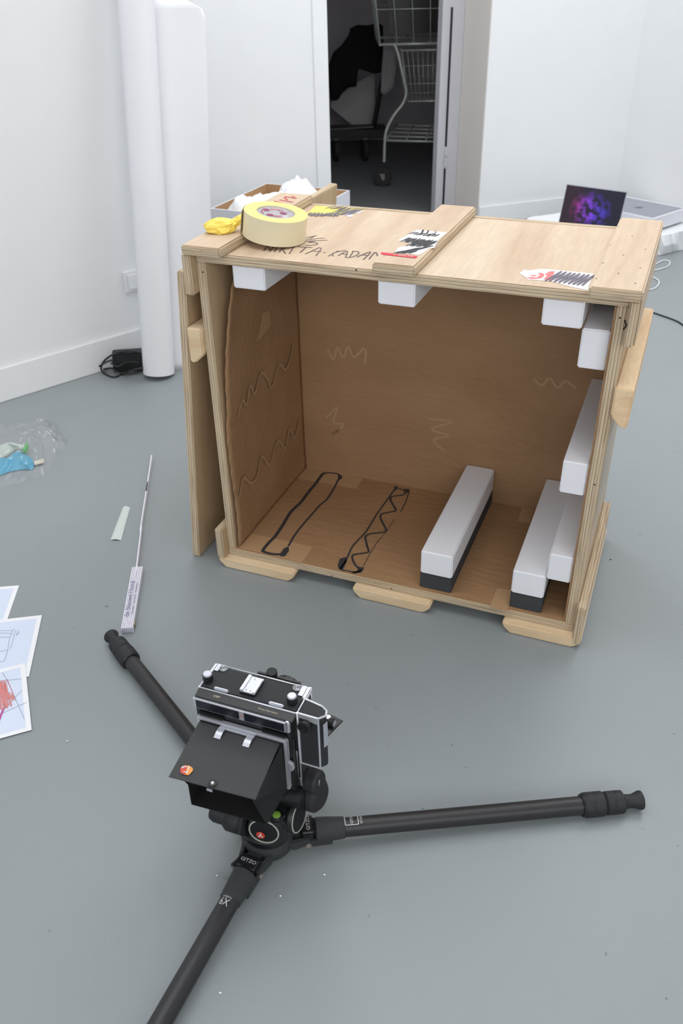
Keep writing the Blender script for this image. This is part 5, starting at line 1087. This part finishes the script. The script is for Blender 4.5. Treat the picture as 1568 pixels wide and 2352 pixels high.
lc = (Ql[0] + Ql[2]) / 2; ce = empty('closed_laptop', (lc.x, lc.y, .161), 0, 'closed grey laptop lying in the white box', 'laptop'); I_ = ce.matrix_basis.inverted()
lp.v = [tuple(I_ @ Vector(v)) for v in lp.v]; lo_ = lp.build('laptop_case', 'lid_grey', ce, .004)
mb = MB(); mb.add([Vector((.018 * math.cos(a) * (1 - .12 * (math.cos(a) > .3)), .022 * math.sin(a) - .004 * (abs(math.cos(a)) < .25), .0125)) for a in [i * 2 * PI / 24 for i in range(24)]], [tuple(range(24))]); mb.dot((.004, .027, .012), .005, UP, 10)
a_ = math.atan2(lvv.y, lvv.x); mb.v = [tuple(Matrix.Rotation(a_ - .6, 4, 'Z') @ Vector(v)) for v in mb.v]; mb.build('logo', 'logo_dark', lo_)
# lit laptop
Lh, Rh = [Vector(p) for p in [(1.145,4.4427,0.11),(1.3943,4.2439,0.11)]]
hx = (Rh - Lh).normalized(); hb_ = Vector((-hx.y, hx.x, 0)); Ls = (Rh - Lh).length
lt = empty('open_laptop', (Lh.x, Lh.y, .109), math.atan2(hx.y, hx.x), 'open laptop with a magenta and violet screen standing on the foam packaging', 'laptop')
tb = math.radians(14); 
MB().box((0, -.22, 0), (Ls, -.002, .012)).build('keyboard_base', 'alu', lt, .003)
sh_ = MB().box((0, 0, 0), (Ls, .207, .005)); so_ = sh_.build('display_lid', 'alu', lt, .002); so_.location = (0, .006, .010); so_.rotation_euler = (PI / 2 - tb, 0, 0)
scn = MB().poly([(.004, .004, .0056), (Ls - .004, .004, .0056), (Ls - .004, .203, .0056), (.004, .203, .0056)]).build('screen', 'screen', so_)
# cables
def cable(name, L, r, mat, label, cat='cable'):
    mb = MB(); mb.tube(smooth_path([Vector(p) + Z * (r + .0005) for p in L], 8), r, 8); return one(name, mb, mat, label, cat)
cable('white_cable', [(1.3404,3.9561,0),(1.4575,4.0005,0),(1.5616,4.1298,0),(1.6353,4.2101,0),(1.6601,4.1866,0),(1.624,4.1112,0),(1.5503,4.0613,0),(1.4697,4.0399,0)], .0035, 'cable_white', 'looped white cable on the floor near the foam packaging')
cable('white_cable', [(1.3245,3.83,0),(1.4417,3.9489,0),(1.4902,3.9716,0),(1.5122,3.9115,0),(1.492,3.8433,0),(1.4471,3.7848,0),(1.3887,3.7766,0)], .0035, 'cable_white', 'small loop of white cable beside the crate, nearer than the other loop')
cable('black_cable', [(1.2572,3.5332,0),(1.3397,3.4956,0),(1.3793,3.4456,0),(1.4147,3.3867,0),(1.4298,3.3257,0),(1.4661,3.0906,0)], .0032, 'cable_black', 'black cable running over the floor right of the crate')
# crumbs of white foam on the floor
CL_ = ('crumb of white foam on the floor right of the tripod hub', 'crumb of white foam left of the camera, beside the left tripod leg', 'crumb of white foam on the floor below the tripod hub', 'crumb of white foam just left of the nearest tripod leg hinge', 'tiny crumb of white foam right of the nearest leg near the bottom edge')
for i, p in enumerate([(-0.0426,0.8636,0),(-0.5576,1.1711,0),(-0.1154,0.8264,0),(-0.2245,0.8665,0),(-0.1983,0.6709,0)]):
    mb = lump(1, i * 3.3, .0022, .0016, .0012, .4, 2, 1); o = one('foam_crumb', mb, 'foam', CL_[i], 'crumb', 'foam crumbs on the floor'); o.location = (p[0], p[1], .0003)

# ------------------------------------------------------------------ dark storage room
tr = empty('shopping_trolley', (.45, 6.2, 0), 0, 'tall wire shopping trolley in the dark storage room', 'trolley'); tI2 = tr.matrix_basis.inverted()
def TB(name, mb, mat='steel', parent=tr, **kw):
    mb.v = [tuple(tI2 @ Vector(v)) for v in mb.v]; return mb.build(name, mat, parent, **kw)
Y1 = 5.97; DY_ = Vector((.10, .62, 0)); EX = Vector((1, -.02, 0))
mb = MB(); leftp = [(0.3913,5.97,0.8497),(0.4137,5.97,0.8017),(0.4399,5.97,0.7095),(0.4607,5.97,0.6355),(0.4732,5.97,0.5756),(0.4523,5.97,0.5105),(0.3975,5.97,0.4452),(0.3561,5.97,0.3736),(0.3398,5.97,0.3057),(0.3353,5.97,0.161)]
mb.tube(smooth_path(leftp, 4), .010, 10); mb.tube(smooth_path([Vector(p) + EX * .52 for p in leftp], 4), .010, 10)
TB('trolley_frame', mb)
def caster(p, parent=tr, r=.062, I_=None):
    f = TB('caster', MB().prism([Vector(p) + Vector(v) for v in ((-.018, -.016, r + .02), (.03, -.016, r + .02), (.022, -.016, r - .02), (.0, -.016, r - .02))], (0, .032, 0)), 'chrome_dark', parent)
    w = MB(); w.lathe([(0, r - .012), (.001, r - .003), (.004, r), (.020, r), (.023, r - .003), (.024, r - .012)], Vector(p) + Vector((0, -.012, r)), (.25, 1, 0), 32); TB('wheel', w, 'wheel', f)
wp = (0.3237,6.001,0)
caster((wp[0], wp[1], 0)); caster((wp[0] + .52, wp[1], 0)); caster((wp[0] + .60, wp[1] + .62, 0))
# upper basket of wire
zb, ztp = .845, 1.35
def basket(x0, y0, w0, d0, z0, w1, d1, z1, nx, ny, name, r=.0028, shift=(0, 0)):
    mb = MB(); lo_ = [Vector((x0, y0, z0)), Vector((x0 + w0, y0, z0)), Vector((x0 + w0, y0 + d0, z0)), Vector((x0, y0 + d0, z0))]
    hi_ = [Vector((x0 - (w1 - w0) / 2 + shift[0], y0 + shift[1], z1)), Vector((x0 + w0 + (w1 - w0) / 2 + shift[0], y0 + shift[1], z1)), Vector((x0 + w0 + (w1 - w0) / 2 + shift[0], y0 + d1 + shift[1], z1)), Vector((x0 - (w1 - w0) / 2 + shift[0], y0 + d1 + shift[1], z1))]
    for i in range(4):
        a, b, c_, d_2 = lo_[i], lo_[(i + 1) % 4], hi_[(i + 1) % 4], hi_[i]; mb.tube([a, b], r * 2.2, 8); mb.tube([d_2, c_], r * 2.4, 8); mb.tube([a, d_2], r * 1.6, 8)
        n = nx if i % 2 == 0 else ny
        for k in range(1, n): mb.tube([a.lerp(b, k / n), d_2.lerp(c_, k / n)], r, 6)
        for k in (.35, .7): mb.tube([a.lerp(d_2, k), b.lerp(c_, k)], r, 6)
    for k in range(1, nx): mb.tube([lo_[0].lerp(lo_[1], k / nx), lo_[3].lerp(lo_[2], k / nx)], r, 6)
    return TB(name, mb)
basket(.305, 5.97, .52, .55, .845, .60, .62, 1.38, 5, 8, 'upper_basket', .0035, (-.03, 0))
mb = MB().box((.36, 6.02, .90), (.80, 6.04, 1.36)); TB('basket_panel', mb, 'black_metal')
basket(.50, 6.10, .36, .40, .505, .46, .46, .80, 14, 8, 'lower_basket', .0024, (.0, 0))
mb = MB(); zl = .26
fc = [Vector(p) for p in [(0.3331,5.8481,0.3),(0.7432,5.6184,0.27),(0.7852,6.0005,0.36),(0.5361,6.156,0.36)]]
fc = [Vector((.345, 5.99, .29)), Vector((.87, 5.97, .27)), Vector((.93, 6.55, .27)), Vector((.46, 6.6, .29))]
for i in range(4): mb.tube([fc[i], fc[(i + 1) % 4]], .007, 8)
for k in (.25, .5, .75): mb.tube([fc[0].lerp(fc[1], k), fc[3].lerp(fc[2], k)], .005, 6); mb.tube([fc[0].lerp(fc[3], k), fc[1].lerp(fc[2], k)], .005, 6)
TB('lower_rack', mb)
# coat, cloth, board and platform truck
def hang(name, px, mat, th, label, cat, seed):
    P = [Vector(p) for p in px]; c = sum(P, Vector()) / len(P); mb = MB(); n = 72; NR = 9; fr_r = []; bk = []
    for i in range(NR + 1):
        u = i / NR; ra = []; rb = []
        for k in range(n):
            t_ = k / n * len(P); a = int(t_) % len(P); e = P[a].lerp(P[(a + 1) % len(P)], t_ - int(t_)); p = c.lerp(e, u)
            w = th * math.sqrt(max(0, 1 - u ** 3)) + .03 * noise.noise(Vector((p.x * 9, p.z * 3, seed))) * (1 - u)
            ra.append(p + Vector((0, -w - .004, 0))); rb.append(p + Vector((0, w * .6 + .004, 0)))
        fr_r.append(ra); bk.append(rb)
    for R_2 in (fr_r, bk):
        for A, B in zip(R_2, R_2[1:]): mb.add(A + B, [(k, (k + 1) % n, n + (k + 1) % n, n + k) for k in range(n)], 0, True)
    mb.add(fr_r[-1] + bk[-1], [(k, (k + 1) % n, n + (k + 1) % n, n + k) for k in range(n)], 0)
    return one(name, mb, mat, label, cat)
hang('coat', [(0.1363,6.78,0.8879),(0.185,6.78,0.908),(0.2608,6.78,0.9039),(0.3304,6.78,0.9183),(0.3669,6.78,0.8966),(0.3692,6.78,0.6127),(0.307,6.78,0.6),(0.2448,6.78,0.6207),(0.1889,6.78,0.6356),(0.1754,6.78,0.5186),(0.1189,6.78,0.5197),(0.0711,6.78,0.4782),(0.0418,6.78,0.4359),(-0.0152,6.78,0.4314),(-0.0222,6.78,0.5226),(-0.0216,6.78,0.6619),(0.0145,6.78,0.7432),(0.0768,6.78,0.7905),(0.1236,6.78,0.8484)], 'coat', .07, 'black coat draped over the things beside the trolley', 'coat', 3)
hang('grey_garment', [(0.3646,6.72,0.7813),(0.4619,6.72,0.7794),(0.4702,6.72,0.6578),(0.4477,6.72,0.52),(0.3797,6.72,0.4707),(0.3483,6.72,0.4883),(0.3535,6.72,0.6327)], 'grey_cloth', .03, 'pale grey garment hanging behind the trolley frame', 'garment', 5)
mb = MB(); P = [Vector(p) for p in [(-0.0092,7.1,0.3962),(0.3215,7.1,0.5815),(0.3224,7.1,0.222),(0.171,7.1,0.2034),(-0.0105,7.1,0.342)]]; mb.prism(P, (0, .02, 0)); one('pale_board', mb, 'board_grey', 'pale board leaning low behind the coat in the storage room', 'board')
pt = empty('platform_truck', (.09, 7.15, 0), 0, 'low black platform truck under the coat in the storage room', 'platform truck')
pI = pt.matrix_basis.inverted()
def PB(name, mb, mat, parent=pt, **kw):
    mb.v = [tuple(pI @ Vector(v)) for v in mb.v]; return mb.build(name, mat, parent, **kw)
PB('platform', MB().box((-.22, 6.80, .17), (.40, 7.06, .23)), 'black_plastic', bevel=.01)
mb = MB(); mb.tube([(.30, 6.86, .22), (.38, 6.84, .62), (.42, 6.83, .75)], .018, 10); mb.tube([(-.2, 6.84, .22), (.30, 6.84, .24)], .015, 8); PB('push_handle', mb, 'black_metal')
for x, y in ((.0, 6.88), (.22, 6.87)):
    w = MB(); w.lathe([(0, .066), (.003, .078), (.030, .078), (.033, .066)], (x, y, .080), (1, .2, 0), 28); wl = PB('wheel', w, 'wheel')
    PB('fork', MB().box((x + .004, y - .02, .08), (x + .034, y + .02, .17)), 'chrome_dark', wl)
